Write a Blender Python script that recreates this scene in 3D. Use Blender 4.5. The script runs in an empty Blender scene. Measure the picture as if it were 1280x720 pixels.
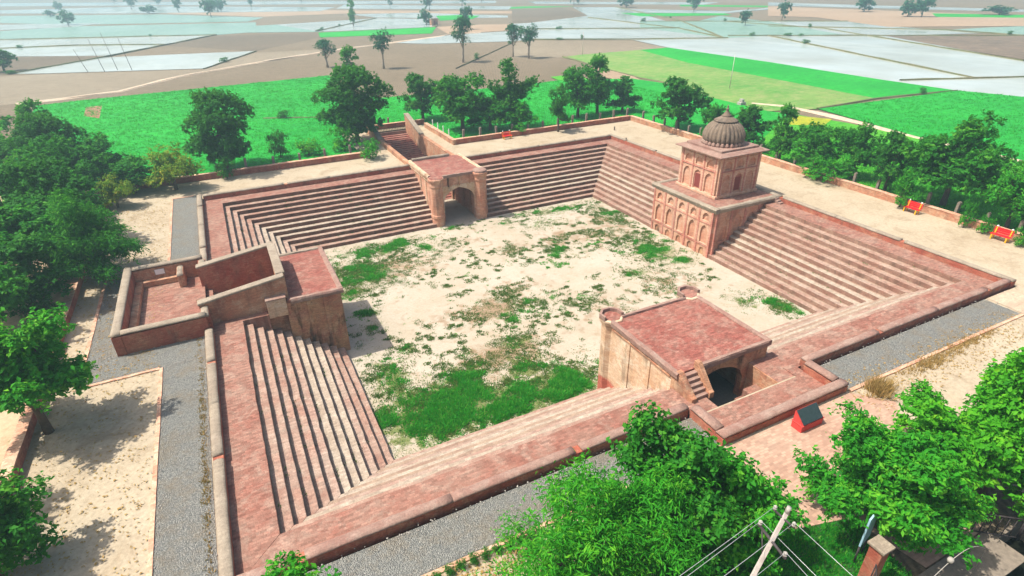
import bpy, bmesh, math, random
import numpy as np
from math import sin, cos, pi, radians, sqrt, atan2

# ------------------------------------------------------------------ camera, sky, sun, exposure
scene = bpy.context.scene
col = scene.collection
cam_data = bpy.data.cameras.new('camera')
cam = bpy.data.objects.new('camera', cam_data)
col.objects.link(cam)
cam.location = (-18.656, -34.865, 16.996)
cam.rotation_mode = 'XYZ'
cam.rotation_euler = (1.07435, 0.01564, -0.46401)
cam_data.sensor_width = 36.0
cam_data.lens = 20.372
cam_data.clip_start = 0.1
cam_data.clip_end = 9000
scene.camera = cam

SUN_FROM = (-0.53, 0.19, 1.0)                      # towards the sun
SUN_EL = math.atan2(SUN_FROM[2], math.hypot(SUN_FROM[0], SUN_FROM[1]))
SUN_AZ = math.atan2(SUN_FROM[0], SUN_FROM[1])      # clockwise from +Y
world = bpy.data.worlds.new('World')
scene.world = world
world.use_nodes = True
wnt = world.node_tree
wnt.nodes.clear()
w_out = wnt.nodes.new('ShaderNodeOutputWorld')
w_bg = wnt.nodes.new('ShaderNodeBackground')
w_sky = wnt.nodes.new('ShaderNodeTexSky')
w_sky.sky_type = 'NISHITA'
w_sky.sun_disc = False
w_sky.sun_elevation = SUN_EL
w_sky.sun_rotation = SUN_AZ
w_sky.dust_density = 5.0
w_sky.altitude = 200
w_bg.inputs['Strength'].default_value = 0.135
wnt.links.new(w_sky.outputs[0], w_bg.inputs[0])
wnt.links.new(w_bg.outputs[0], w_out.inputs[0])
sun_data = bpy.data.lights.new('sun', 'SUN')
sun_data.energy = 5.0
sun_data.angle = radians(0.9)
sun_data.color = (1.0, 0.95, 0.86)
sun = bpy.data.objects.new('sun', sun_data)
col.objects.link(sun)
sun.location = (-60, 20, 110)
sun.rotation_euler = (0, -math.atan2(math.hypot(SUN_FROM[0], SUN_FROM[1]), SUN_FROM[2]), math.atan2(-SUN_FROM[1], -SUN_FROM[0]))
scene.view_settings.view_transform = 'Standard'
scene.view_settings.look = 'None'
scene.view_settings.exposure = 0.38
scene.view_settings.gamma = 1.0
scene.view_settings.use_curve_mapping = False
scene.render.engine = 'CYCLES'
scene.cycles.use_denoising = True
scene.cycles.max_bounces = 6
scene.cycles.diffuse_bounces = 3
scene.cycles.glossy_bounces = 3
scene.cycles.transmission_bounces = 3
scene.cycles.transparent_max_bounces = 4
scene.cycles.volume_bounces = 0

random.seed(7)
rng = np.random.default_rng(7)

# ------------------------------------------------------------------ helpers
def tag(o, label=None, cat=None, group=None, kind=None):
    if label: o['label'] = label
    if cat: o['category'] = cat
    if group: o['group'] = group
    if kind: o['kind'] = kind
    return o

def empty(name, loc=(0, 0, 0), rz=0.0, parent=None):
    o = bpy.data.objects.new(name, None)
    o.empty_display_size = 0.2
    o.location = loc
    o.rotation_euler = (0, 0, rz)
    col.objects.link(o)
    if parent: o.parent = parent
    return o

def link(name, me, m=None, parent=None):
    o = bpy.data.objects.new(name, me)
    col.objects.link(o)
    if m is not None and not me.materials:
        me.materials.append(m)
    if parent is not None:
        o.parent = parent
    return o

class MB:
    """collects faces of one piece and links them as one mesh object"""
    def __init__(s):
        s.v = []; s.f = []; s.sm = []
    def add(s, vs, fs, smooth=False):
        o = len(s.v)
        s.v += [tuple(map(float, p)) for p in vs]
        s.f += [tuple(i + o for i in f) for f in fs]
        s.sm += [smooth] * len(fs)
        return s
    def box(s, x0, x1, y0, y1, z0, z1):
        vs = [(x0, y0, z0), (x1, y0, z0), (x1, y1, z0), (x0, y1, z0), (x0, y0, z1), (x1, y0, z1), (x1, y1, z1), (x0, y1, z1)]
        return s.add(vs, [(3, 2, 1, 0), (4, 5, 6, 7), (0, 1, 5, 4), (1, 2, 6, 5), (2, 3, 7, 6), (3, 0, 4, 7)])
    def prism(s, poly, z0, z1):
        n = len(poly)
        vs = [(x, y, z0) for x, y in poly] + [(x, y, z1) for x, y in poly]
        return s.add(vs, [tuple(range(n - 1, -1, -1)), tuple(range(n, 2 * n))] + [(i, (i + 1) % n, n + (i + 1) % n, n + i) for i in range(n)])
    def extr(s, poly, a0, a1, axis):
        """poly in the two other axes (x: yz, y: xz), extruded along axis"""
        n = len(poly)
        if axis == 'x':
            vs = [(a0, p, q) for p, q in poly] + [(a1, p, q) for p, q in poly]
        else:
            vs = [(p, a0, q) for p, q in poly] + [(p, a1, q) for p, q in poly]
        return s.add(vs, [tuple(range(n - 1, -1, -1)), tuple(range(n, 2 * n))] + [(i, (i + 1) % n, n + (i + 1) % n, n + i) for i in range(n)])
    def sweep(s, prof, p0, p1, seg=1, jit=0.0, smooth=False, rnd=random):
        """profile (across, up) swept along a level straight line"""
        p0 = np.array(p0, float); p1 = np.array(p1, float)
        d = p1 - p0; L = np.linalg.norm(d); d = d / L
        side = np.array([d[1], -d[0], 0.0]); side /= np.linalg.norm(side)
        n = len(prof); vs = []; fs = []
        for i in range(seg + 1):
            c = p0 + (p1 - p0) * i / seg
            for (a, u) in prof:
                ja, ju = (rnd.uniform(-jit, jit), rnd.uniform(-jit, jit)) if jit else (0, 0)
                vs.append(c + side * (a + ja) + np.array([0, 0, u + ju]))
        for i in range(seg):
            for j in range(n):
                k = (j + 1) % n
                fs.append((i * n + j, i * n + k, (i + 1) * n + k, (i + 1) * n + j))
        fs.append(tuple(range(n - 1, -1, -1))); fs.append(tuple(range(seg * n, seg * n + n)))
        return s.add(vs, fs, smooth)
    def tube(s, pts, rad, n=8, smooth=True):
        pts = [np.array(p, float) for p in pts]
        rad = rad if isinstance(rad, (list, tuple)) else [rad] * len(pts)
        vs = []; fs = []
        for i, p in enumerate(pts):
            t = pts[min(i + 1, len(pts) - 1)] - pts[max(i - 1, 0)]
            t = t / (np.linalg.norm(t) + 1e-9)
            a = np.cross(t, (0, 0, 1.0)) if abs(t[2]) < .95 else np.cross(t, (1.0, 0, 0))
            a /= np.linalg.norm(a); b = np.cross(t, a)
            for j in range(n):
                q = 2 * pi * j / n
                vs.append(p + rad[i] * (a * cos(q) + b * sin(q)))
        for i in range(len(pts) - 1):
            for j in range(n):
                k = (j + 1) % n
                fs.append((i * n + j, i * n + k, (i + 1) * n + k, (i + 1) * n + j))
        fs.append(tuple(range(n - 1, -1, -1))); fs.append(tuple(range((len(pts) - 1) * n, len(pts) * n)))
        return s.add(vs, fs, smooth)
    def lathe(s, prof, cx, cy, n=16, rot=0.0, smooth=False, lobes=0, depth=0.0):
        vs = []; fs = []
        for (r, z) in prof:
            for j in range(n):
                q = rot + 2 * pi * j / n
                rr = r * (1 - depth * (1 - abs(sin(lobes * q / 2)) ** .7)) if lobes else r
                vs.append((cx + rr * cos(q), cy + rr * sin(q), z))
        for i in range(len(prof) - 1):
            for j in range(n):
                k = (j + 1) % n
                fs.append((i * n + j, i * n + k, (i + 1) * n + k, (i + 1) * n + j))
        fs.append(tuple(range(n - 1, -1, -1))); fs.append(tuple(range((len(prof) - 1) * n, len(prof) * n)))
        return s.add(vs, fs, smooth)
    def archplate(s, plane, u0, u1, z0, z1, d0, d1, au0, au1, az0, spring, crown, n=12, point=0.25):
        """upright plate with an arched opening; plane 'x' lies at x=d0..d1 and runs along y, 'y' the other way"""
        def V(u, z, d):
            return (d, u, z) if plane == 'x' else (u, d, z)
        mid = (au0 + au1) / 2; hw = (au1 - au0) / 2
        arc = []
        for i in range(n + 1):
            t = -1 + 2 * i / n
            k = (1 - point) * sqrt(max(0, 1 - t * t)) + point * (1 - abs(t))
            arc.append((mid + hw * t, spring + (crown - spring) * k))
        q = []
        q.append([(u0, z0), (au0, z0), (au0, z1), (u0, z1)])
        q.append([(au1, z0), (u1, z0), (u1, z1), (au1, z1)])
        if az0 > z0 + 1e-4:
            q.append([(au0, z0), (au1, z0), (au1, az0), (au0, az0)])
        for a, b in zip(arc[:-1], arc[1:]):
            q.append([a, b, (b[0], z1), (a[0], z1)])
        for poly in q:
            for d, rev in ((d0, False), (d1, True)):
                vs = [V(u, z, d) for u, z in poly]
                s.add(vs, [(3, 2, 1, 0) if rev else (0, 1, 2, 3)])
        rim = [(au0, az0)] + arc + [(au1, az0)]
        for a, b in zip(rim[:-1], rim[1:]):
            s.add([V(*a, d0), V(*b, d0), V(*b, d1), V(*a, d1)], [(0, 1, 2, 3)])
        if az0 > z0 + 1e-4:
            s.add([V(au0, az0, d0), V(au1, az0, d0), V(au1, az0, d1), V(au0, az0, d1)], [(0, 1, 2, 3)])
        o = [(u0, z0), (u1, z0), (u1, z1), (u0, z1)]
        for i in range(4):
            a, b = o[i], o[(i + 1) % 4]
            if i == 0 and az0 <= z0 + 1e-4:
                for c, e in (((u0, z0), (au0, z0)), ((au1, z0), (u1, z0))):
                    s.add([V(*c, d0), V(*e, d0), V(*e, d1), V(*c, d1)], [(0, 1, 2, 3)])
            else:
                s.add([V(*a, d0), V(*b, d0), V(*b, d1), V(*a, d1)], [(0, 1, 2, 3)])
        return s
    def build(s, name, m, parent=None, bevel=0.0, fix=False):
        me = bpy.data.meshes.new(name)
        me.from_pydata(s.v, [], s.f)
        me.polygons.foreach_set('use_smooth', s.sm)
        if fix:
            bm = bmesh.new(); bm.from_mesh(me)
            bmesh.ops.remove_doubles(bm, verts=bm.verts, dist=1e-4)
            bmesh.ops.recalc_face_normals(bm, faces=bm.faces)
            bm.to_mesh(me); bm.free()
        me.update()
        o = link(name, me, m, parent)
        if bevel:
            b = o.modifiers.new('bevel', 'BEVEL')
            b.width = bevel; b.segments = 2; b.limit_method = 'ANGLE'; b.angle_limit = radians(40)
        return o

# ------------------------------------------------------------------ materials
class NT:
    def __init__(s, name):
        s.m = bpy.data.materials.new(name); s.m.use_nodes = True
        s.t = s.m.node_tree; s.b = s.t.nodes['Principled BSDF']
        s.out = s.t.nodes['Material Output']
        s.b.inputs['Roughness'].default_value = 0.9
        s.b.inputs['Specular IOR Level'].default_value = 0.2
        s.pos = s.t.nodes.new('ShaderNodeNewGeometry').outputs['Position']
    def n(s, t, **k):
        x = s.t.nodes.new(t)
        for a, b in k.items(): setattr(x, a, b)
        return x
    def l(s, a, b): s.t.links.new(a, b)
    def mapped(s, scale=(1, 1, 1), rot=(0, 0, 0), vec=None):
        m = s.n('ShaderNodeMapping'); m.inputs['Scale'].default_value = scale; m.inputs['Rotation'].default_value = rot
        s.l(vec or s.pos, m.inputs['Vector']); return m.outputs[0]
    def noise(s, scale, detail=4, rough=.6, vec=None, dist=0.0):
        x = s.n('ShaderNodeTexNoise'); x.inputs['Scale'].default_value = scale; x.inputs['Detail'].default_value = detail
        x.inputs['Roughness'].default_value = rough; x.inputs['Distortion'].default_value = dist
        s.l(vec or s.pos, x.inputs['Vector']); return x.outputs['Fac']
    def voro(s, scale, vec=None, out='Distance', feature='F1'):
        x = s.n('ShaderNodeTexVoronoi', feature=feature); x.inputs['Scale'].default_value = scale
        s.l(vec or s.pos, x.inputs['Vector']); return x.outputs[out]
    def ramp(s, fac, *stops):
        x = s.n('ShaderNodeValToRGB'); e = x.color_ramp.elements
        while len(e) < len(stops): e.new(0.5)
        for i, (p, c) in enumerate(stops):
            e[i].position = p
            e[i].color = (c, c, c, 1) if isinstance(c, (int, float)) else (*c, 1)
        s.l(fac, x.inputs[0]); return x.outputs[0]
    def mix(s, fac, a, b, mode='MIX'):
        x = s.n('ShaderNodeMix', data_type='RGBA', blend_type=mode)
        for sock, v in ((x.inputs[0], fac), (x.inputs[6], a), (x.inputs[7], b)):
            if isinstance(v, (int, float)): sock.default_value = v
            elif isinstance(v, tuple): sock.default_value = (*v, 1)
            else: s.l(v, sock)
        return x.outputs[2]
    def math(s, op, a, b=None):
        x = s.n('ShaderNodeMath', operation=op)
        for sock, v in ((x.inputs[0], a), (x.inputs[1], b)):
            if v is None: continue
            if isinstance(v, (int, float)): sock.default_value = v
            else: s.l(v, sock)
        return x.outputs[0]
    def attr(s, name):
        x = s.n('ShaderNodeAttribute'); x.attribute_name = name; return x.outputs['Fac']
    def bump(s, h, strength=.5, dist=.05):
        x = s.n('ShaderNodeBump'); x.inputs['Strength'].default_value = strength; x.inputs['Distance'].default_value = dist
        s.l(h, x.inputs['Height']); s.l(x.outputs[0], s.b.inputs['Normal']); return x
    def color(s, c):
        if isinstance(c, tuple): s.b.inputs['Base Color'].default_value = (*c, 1)
        else: s.l(c, s.b.inputs['Base Color'])
    def brick(s, w, h, vec=None, c1=0.0, c2=1.0, mortar=.5, ms=.01):
        x = s.n('ShaderNodeTexBrick')
        x.inputs['Color1'].default_value = (c1,) * 3 + (1,); x.inputs['Color2'].default_value = (c2,) * 3 + (1,)
        x.inputs['Mortar'].default_value = (mortar,) * 3 + (1,)
        x.inputs['Scale'].default_value = 1.0; x.inputs['Mortar Size'].default_value = ms
        x.inputs['Brick Width'].default_value = w; x.inputs['Row Height'].default_value = h
        s.l(vec or s.pos, x.inputs['Vector']); return x.outputs['Color'], x.outputs['Fac']

def masonry(name, a, b, pale, dark, pale_amt=.5, dark_amt=.5, streak=True, wall=True, grain=.18, bare=None, st0=.52):
    """weathered old brick and lime: broad blotches, bleached areas, dark run-off stains, single brick tint"""
    k = NT(name)
    c = k.mix(k.ramp(k.noise(.7, 7, .7), (.40, 0), (.58, 1)), a, b)
    c = k.mix(k.math('MULTIPLY', k.ramp(k.noise(1.1, 9, .75, dist=.6), (.49, 0), (.6, 1)), pale_amt), c, pale)
    vec = None
    if wall:
        sep = k.n('ShaderNodeSeparateXYZ'); k.l(k.pos, sep.inputs[0])
        cmb = k.n('ShaderNodeCombineXYZ'); k.l(k.math('ADD', sep.outputs[0], sep.outputs[1]), cmb.inputs[0]); k.l(sep.outputs[2], cmb.inputs[1])
        vec = cmb.outputs[0]
    if bare:
        sz = k.n('ShaderNodeSeparateXYZ'); k.l(k.pos, sz.inputs[0])
        hgt = k.math('ADD', sz.outputs[2], k.math('MULTIPLY', k.noise(.8, 5, .6), 2.6))
        mr = k.n('ShaderNodeMapRange'); mr.inputs[1].default_value = bare[0] + .25; mr.inputs[2].default_value = bare[0] - .05; k.l(hgt, mr.inputs[0])
        c = k.mix(mr.outputs[0], c, bare[1])
    bc, bf = k.brick(.24, .075 if wall else .12, vec, 0, 1, .45, .012)
    c = k.mix(grain, c, bc, 'OVERLAY')
    if streak:
        st = k.noise(1.0, 5, .6, k.mapped((1.3, 1.3, .38)))
        c = k.mix(k.math('MULTIPLY', k.ramp(st, (st0, 0), (st0 + .13, 1)), dark_amt), c, dark)
    c = k.mix(k.math('MULTIPLY', k.ramp(k.noise(3.5, 8, .75), (.55, 0), (.75, 1)), dark_amt * .8), c, dark)
    c = k.mix(.22, c, k.ramp(k.noise(16, 3, .7), (.3, .1), (.7, .9)), 'OVERLAY')
    k.color(c)
    k.bump(k.math('ADD', k.math('MULTIPLY', k.noise(7, 6, .7), 1.0), k.math('MULTIPLY', bf, -.35)), .55, .05)
    return k.m

PINK = (.262, .112, .08); PINK2 = (.29, .156, .114); RED = (.38, .095, .08); PALE = (.35, .25, .19); DARK = (.10, .065, .05)
M = {}
M['walk'] = masonry('brick_walkway', PINK, PINK2, PALE, (.16, .085, .066), .5, .4, False, False, .26)
M['roof'] = masonry('brick_roof', (.25, .08, .06), (.28, .115, .085), (.37, .245, .185), (.15, .065, .048), .45, .35, False, False, .26)
M['step_pink'] = masonry('brick_step_pink', (.315, .175, .128), (.355, .235, .178), (.43, .335, .26), (.12, .078, .055), .5, .4, False, False, .2)
M['step_grey'] = masonry('brick_step_grey', (.35, .27, .2), (.40, .32, .245), (.52, .44, .345), (.13, .1, .07), .5, .45, False, False, .18)
M['step_mid'] = masonry('brick_step_mid', (.345, .215, .165), (.365, .265, .205), (.47, .37, .29), (.13, .09, .065), .5, .45, False, False, .2)
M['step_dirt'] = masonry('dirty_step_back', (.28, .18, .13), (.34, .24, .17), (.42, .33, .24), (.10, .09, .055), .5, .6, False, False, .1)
M['riser_shade'] = masonry('shade_toned_mossy_riser', (.16, .078, .056), (.22, .108, .075), (.3, .19, .13), (.055, .04, .027), .4, .65)  # moss stains, plus the shade of the sunless sides put into the colour
M['riser_lit'] = masonry('sun_toned_step_riser', (.25, .125, .086), (.285, .165, .12), (.38, .26, .185), (.09, .062, .04), .5, .5)  # lighter copy for the east side, with its sunlight put into the colour
M['wall_red'] = masonry('brick_wall_red', (.34, .088, .055), (.39, .14, .085), (.49, .3, .18), DARK, .4, .45)
M['wall_orange'] = masonry('brick_wall_orange', (.42, .175, .10), (.47, .245, .14), (.56, .4, .26), DARK, .6, .45)
M['wall_plaster'] = masonry('lime_plaster_wall', (.56, .34, .20), (.62, .44, .29), (.70, .58, .43), (.09, .065, .045), .7, .5, st0=.53, bare=(-1.6, (.45, .13, .085)))
M['wall_pinkplaster'] = masonry('pink_plaster_wall', (.54, .235, .145), (.58, .31, .2), (.63, .43, .3), (.14, .07, .05), .5, .45)
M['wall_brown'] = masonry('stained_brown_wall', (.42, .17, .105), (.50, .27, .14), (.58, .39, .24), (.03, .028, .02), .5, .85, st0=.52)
M['coping'] = masonry('lime_coping', (.27, .215, .16), (.33, .27, .20), (.40, .34, .27), (.11, .09, .068), .3, .55, False, False, .1)
M['coping_pink'] = masonry('pink_coping', (.28, .155, .12), (.30, .19, .148), (.38, .28, .225), (.13, .08, .06), .5, .4, False, False, .1)
M['dome'] = masonry('dome_stone', (.165, .12, .085), (.215, .16, .115), (.3, .24, .18), (.06, .045, .04), .4, .6, True, True, .05)
M['panel'] = masonry('niche_plaster', (.58, .31, .195), (.62, .385, .26), (.67, .48, .35), (.3, .13, .1), .5, .35)
M['trim'] = masonry('red_trim', (.47, .16, .115), (.52, .23, .165), (.64, .4, .3), (.2, .07, .06), .4, .35)

def flat(name, c, rough=.6, var=.15, metal=0.0, scale=9):
    k = NT(name)
    k.color(k.mix(var, c, k.ramp(k.noise(scale, 5, .7), (.3, .15), (.7, .85)), 'OVERLAY'))
    k.b.inputs['Roughness'].default_value = rough; k.b.inputs['Metallic'].default_value = metal
    return k.m
M['door'] = flat('door_red_wood', (.22, .05, .04), .6)
M['bench_red'] = flat('bench_red_paint', (.66, .015, .02), .4)
M['bench_yellow'] = flat('bench_yellow_paint', (.8, .42, .02), .45)
M['white'] = flat('white_paint', (.8, .8, .78), .5)
M['plinth_red'] = flat('plinth_red_paint', (.6, .06, .05), .6, .3)
M['slab_dark'] = flat('dark_granite_slab', (.035, .055, .06), .25, .3)
M['concrete'] = flat('grey_concrete', (.36, .33, .29), .9, .4, scale=5)
M['concrete_dark'] = flat('weathered_concrete', (.22, .18, .14), .9, .4, scale=5)
M['metal_rail'] = flat('rusty_iron', (.06, .05, .05), .6, .4)
M['wire'] = flat('aluminium_wire', (.55, .56, .56), .4, .1, .3)
M['pole'] = flat('concrete_pole', (.55, .48, .43), .85, .3, scale=4)
M['sign_blue'] = flat('sign_board', (.35, .55, .66), .5)
M['bark'] = flat('bark', (.12, .085, .06), .95, .5, scale=6)
M['bark_pale'] = flat('pale_bark', (.34, .27, .2), .95, .4, scale=6)
M['void'] = flat('dark_pit_floor', (.12, .13, .12), .7, .3)  # dark grey-green for the pit floor

def dirt(name, a, b, c3, weed=.0, weedcol=(.07, .13, .03), scale=.16):
    k = NT(name)
    c = k.mix(k.ramp(k.noise(scale, 7, .6, dist=.4), (.35, 0), (.65, 1)), a, b)
    c = k.mix(k.math('MULTIPLY', k.ramp(k.noise(.55, 9, .75, dist=.7), (.5, 0), (.64, 1)), .7), c, c3)
    c = k.mix(k.math('MULTIPLY', k.ramp(k.noise(1.0, 6, .6, k.mapped((.9, .12, 1), (0, 0, .1)), dist=.5), (.52, 0), (.66, 1)), .3), c, tuple(x * 1.12 for x in a))
    c = k.mix(.28, c, k.ramp(k.noise(5, 8, .75), (.3, .15), (.7, .85)), 'OVERLAY')
    sp = k.ramp(k.voro(1.7), (.05, 1), (.13, 0))
    sp = k.math('MULTIPLY', sp, k.ramp(k.noise(.5, 3), (.5, 0), (.6, 1)))
    c = k.mix(k.math('MULTIPLY', sp, .55), c, tuple(x * .4 for x in c3))
    if weed:
        wd = k.math('MULTIPLY', k.ramp(k.noise(1.1, 8, .75), (.56, 0), (.66, 1)), k.ramp(k.noise(.12, 3), (.45, 0), (.6, 1)))
        c = k.mix(k.math('MULTIPLY', wd, weed), c, weedcol)
    k.color(c); k.bump(k.noise(3, 8, .7), .5, .08)
    return k.m
M['dirt'] = dirt('sandy_dirt', (.39, .31, .21), (.44, .365, .26), (.29, .215, .135))
M['soil'] = dirt('soil_verge', (.44, .32, .2), (.5, .37, .24), (.27, .17, .09), .6)
M['floor_sand'] = None
k = NT('tank_floor_sand')
weed = k.attr('weed'); brown = k.attr('brown')
c = k.mix(k.ramp(k.noise(.25, 7, .6, dist=.5), (.35, 0), (.65, 1)), (.40, .335, .245), (.455, .395, .31))
c = k.mix(k.math('MULTIPLY', k.ramp(k.noise(.9, 8, .7), (.5, 0), (.7, 1)), .5), c, (.38, .29, .19))
c = k.mix(.22, c, k.ramp(k.noise(6, 8, .75), (.3, .15), (.7, .85)), 'OVERLAY')
nb = k.noise(1.5, 8, .72)
c = k.mix(k.math('MULTIPLY', k.ramp(k.math('ADD', nb, k.math('MULTIPLY', brown, .28)), (.58, 0), (.72, 1)), .75), c, (.25, .15, .075))
ng = k.noise(1.9, 8, .74, k.mapped((1, 1, 1), (0, 0, 1.2)))
c = k.mix(k.math('MULTIPLY', k.ramp(k.math('ADD', ng, k.math('MULTIPLY', weed, .34)), (.64, 0), (.74, 1)), .9), c, k.mix(k.noise(2.5), (.05, .13, .015), (.20, .19, .06)))
k.color(c); k.bump(k.noise(4, 8, .7), .5, .07)
M['floor_sand'] = k.m

k = NT('gravel')
v = k.n('ShaderNodeTexVoronoi'); v.inputs['Scale'].default_value = 32; k.l(k.pos, v.inputs['Vector'])
sepc = k.n('ShaderNodeSeparateColor'); k.l(v.outputs['Color'], sepc.inputs[0])
c = k.ramp(sepc.outputs[0], (0, (.20, .205, .195)), (.4, (.30, .30, .275)), (.75, (.38, .375, .335)), (1, (.50, .485, .43)))
c = k.mix(k.math('MULTIPLY', k.ramp(k.noise(.7, 8, .75), (.47, 0), (.66, 1)), .6), c, (.36, .28, .18))
k.color(c); k.bump(k.math('SUBTRACT', 1.0, v.outputs['Distance']), 1.0, .1)
M['gravel'] = k.m
k = NT('brick_paving')
bc, bf = k.brick(.23, .115, None, 0, 1, .3, .012)
c = k.mix(k.ramp(k.noise(.5, 6, .65), (.38, 0), (.62, 1)), (.39, .235, .165), (.43, .285, .205))
c = k.mix(.22, c, bc, 'OVERLAY')
c = k.mix(k.math('MULTIPLY', k.ramp(k.noise(1.5, 7, .7), (.52, 0), (.7, 1)), .45), c, (.47, .36, .26))
k.color(c); k.bump(k.noise(6, 6), .4, .03)
M['paving'] = k.m
M['edging'] = masonry('brick_edging', (.55, .27, .17), (.6, .36, .24), (.66, .48, .34), (.2, .13, .08), .5, .4, False, False, .25)

def field(name, a, b, c3, rows=0.0, rot=0.0, f1=.12, f2=1.8, amt=.5, rowscale=1.0):
    k = NT(name)
    c = k.mix(k.ramp(k.noise(f1, 6, .6), (.35, 0), (.65, 1)), a, b)
    c = k.mix(k.math('MULTIPLY', k.ramp(k.noise(f2, 7, .75), (.45, 0), (.7, 1)), amt), c, c3)
    if rows:
        w = k.n('ShaderNodeTexWave'); w.inputs['Scale'].default_value = rowscale; w.inputs['Distortion'].default_value = 4; w.inputs['Detail'].default_value = 3
        k.l(k.mapped((1, 1, 1), (0, 0, rot)), w.inputs['Vector'])
        c = k.mix(rows, c, k.ramp(w.outputs['Fac'], (0, .25), (1, .75)), 'OVERLAY')
    c = k.mix(.3, c, k.ramp(k.noise(1.0, 6, .75, k.mapped((.25, 2.2, 1), (0, 0, rot))), (.3, .15), (.7, .85)), 'OVERLAY')
    c = k.mix(.3, c, k.ramp(k.noise(6, 5, .8), (.3, .1), (.7, .9)), 'OVERLAY')
    k.color(c); k.bump(k.noise(3.0, 6, .8), .8, .3)
    return k.m
M['plough'] = field('ploughed_soil', (.19, .145, .09), (.235, .18, .118), (.13, .095, .06), .5, .45, .025, .8, .7)
M['plough_pale'] = field('pale_ploughed_soil', (.25, .20, .135), (.30, .245, .17), (.19, .145, .095), .5, .15, .03, .7, .6)
M['plough_dark'] = field('dark_ploughed_soil', (.15, .115, .075), (.19, .145, .098), (.105, .08, .052), .5, .9, .03, .8, .6)
M['green'] = field('green_crop', (.010, .31, .028), (.022, .41, .035), (.006, .19, .02), .3, .5, .05, 1.0, .75)
M['bright'] = field('bright_crop', (.05, .34, .015), (.11, .42, .02), (.03, .24, .02), .1, .5, .1, 1.4, .5)
M['yellow'] = field('yellow_mustard_crop', (.30, .36, .02), (.42, .40, .02), (.12, .30, .02), .0, 0, .3, 2, .5)
M['stubble'] = field('green_stubble', (.09, .28, .04), (.2, .32, .075), (.34, .34, .14), .0, .75, .09, .6, .8, .22)
M['wet_green'] = field('wet_seedling_field', (.22, .36, .26), (.28, .42, .33), (.18, .32, .2), .0, 0, .03, .4, .4)
M['wet_green'].node_tree.nodes['Principled BSDF'].inputs['Roughness'].default_value = .22
M['wet_green'].node_tree.nodes['Principled BSDF'].inputs['Specular IOR Level'].default_value = .5
M['tan'] = field('dry_tan_field', (.36, .25, .16), (.41, .29, .19), (.28, .2, .125), .2, .3, .04, .6, .5)
M['mud'] = field('wet_mud', (.14, .11, .08), (.19, .14, .10), (.30, .22, .15), .0, 0, .08, .35, .7)
M['redsoil'] = field('red_soil', (.34, .16, .1), (.38, .2, .13), (.3, .14, .08), .0, 0, .2, 1.5, .5)
M['track'] = field('dirt_track', (.62, .48, .34), (.66, .53, .39), (.5, .37, .24), .0, 0, .2, 1.5, .5)
M['bund'] = field('grassy_bund', (.13, .14, .06), (.2, .17, .09), (.09, .12, .04), .0, 0, .2, 1.5, .6)
M['lawn'] = field('lawn_ground', (.02, .10, .02), (.04, .15, .03), (.08, .10, .03), .0, 0, .3, 3, .6)
def water(name, c, bumpd):
    k = NT(name)
    k.color(k.mix(k.ramp(k.noise(.05, 5, .6), (.35, 0), (.65, 1)), c, (c[0] * .78, c[1] * .74, c[2] * .66)))
    rr = k.n('ShaderNodeMapRange'); rr.inputs[1].default_value = .35; rr.inputs[2].default_value = .7; rr.inputs[3].default_value = .03; rr.inputs[4].default_value = .22
    k.l(k.noise(.06, 5, .7, k.mapped((1, .4, 1), (0, 0, .6))), rr.inputs[0]); k.l(rr.outputs[0], k.b.inputs['Roughness']); k.b.inputs['IOR'].default_value = 1.33; k.b.inputs['Specular IOR Level'].default_value = .5
    k.bump(k.noise(1.2, 4, .6, k.mapped((1, .5, 1), (0, 0, .5))), .12, bumpd)
    return k.m
M['water'] = water('paddy_water', (.52, .58, .55), .02)
M['canal'] = water('canal_water', (.012, .015, .01), .02)

def leafmat(name, a, b, c3, trans=.35):
    k = NT(name)
    c = k.ramp(k.attr('var'), (0, a), (.55, b), (1, c3))
    k.color(c)
    k.b.inputs['Roughness'].default_value = .6; k.b.inputs['Specular IOR Level'].default_value = .12
    tr = k.n('ShaderNodeBsdfTranslucent'); k.l(k.mix(.5, c, (.10, .42, .02)), tr.inputs[0])
    ms = k.n('ShaderNodeMixShader'); ms.inputs[0].default_value = trans
    k.l(k.b.outputs[0], ms.inputs[1]); k.l(tr.outputs[0], ms.inputs[2]); k.l(ms.outputs[0], k.out.inputs[0])
    return k.m
M['leaf_dark'] = leafmat('leaf_dark', (.008, .072, .010), (.026, .165, .014), (.11, .33, .026), .36)
M['leaf_mid'] = leafmat('leaf_mid', (.010, .10, .011), (.034, .225, .016), (.15, .43, .028), .38)
M['leaf_light'] = leafmat('leaf_light', (.014, .15, .012), (.045, .32, .016), (.22, .56, .03), .4)
M['leaf_lime'] = leafmat('leaf_lime', (.03, .22, .01), (.08, .38, .014), (.25, .56, .025), .4)
M['leaf_yellow'] = leafmat('leaf_yellow', (.06, .2, .015), (.22, .32, .02), (.5, .38, .03), .38)
M['leaf_blue'] = leafmat('leaf_blue', (.012, .08, .045), (.02, .12, .06), (.04, .18, .08), .25)
M['grass'] = leafmat('grass_blade', (.015, .26, .02), (.04, .38, .025), (.24, .46, .07), .5)
M['weed'] = leafmat('weed_blade', (.035, .15, .02), (.11, .18, .035), (.30, .22, .09), .35)
M['dry'] = leafmat('dry_grass', (.30, .16, .05), (.42, .26, .09), (.5, .36, .16), .2)
M['crop'] = leafmat('crop_blade', (.010, .31, .028), (.02, .42, .04), (.09, .5, .05), .5)
M['crop_bright'] = leafmat('crop_blade_bright', (.03, .36, .02), (.07, .44, .025), (.16, .5, .04), .45)
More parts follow.
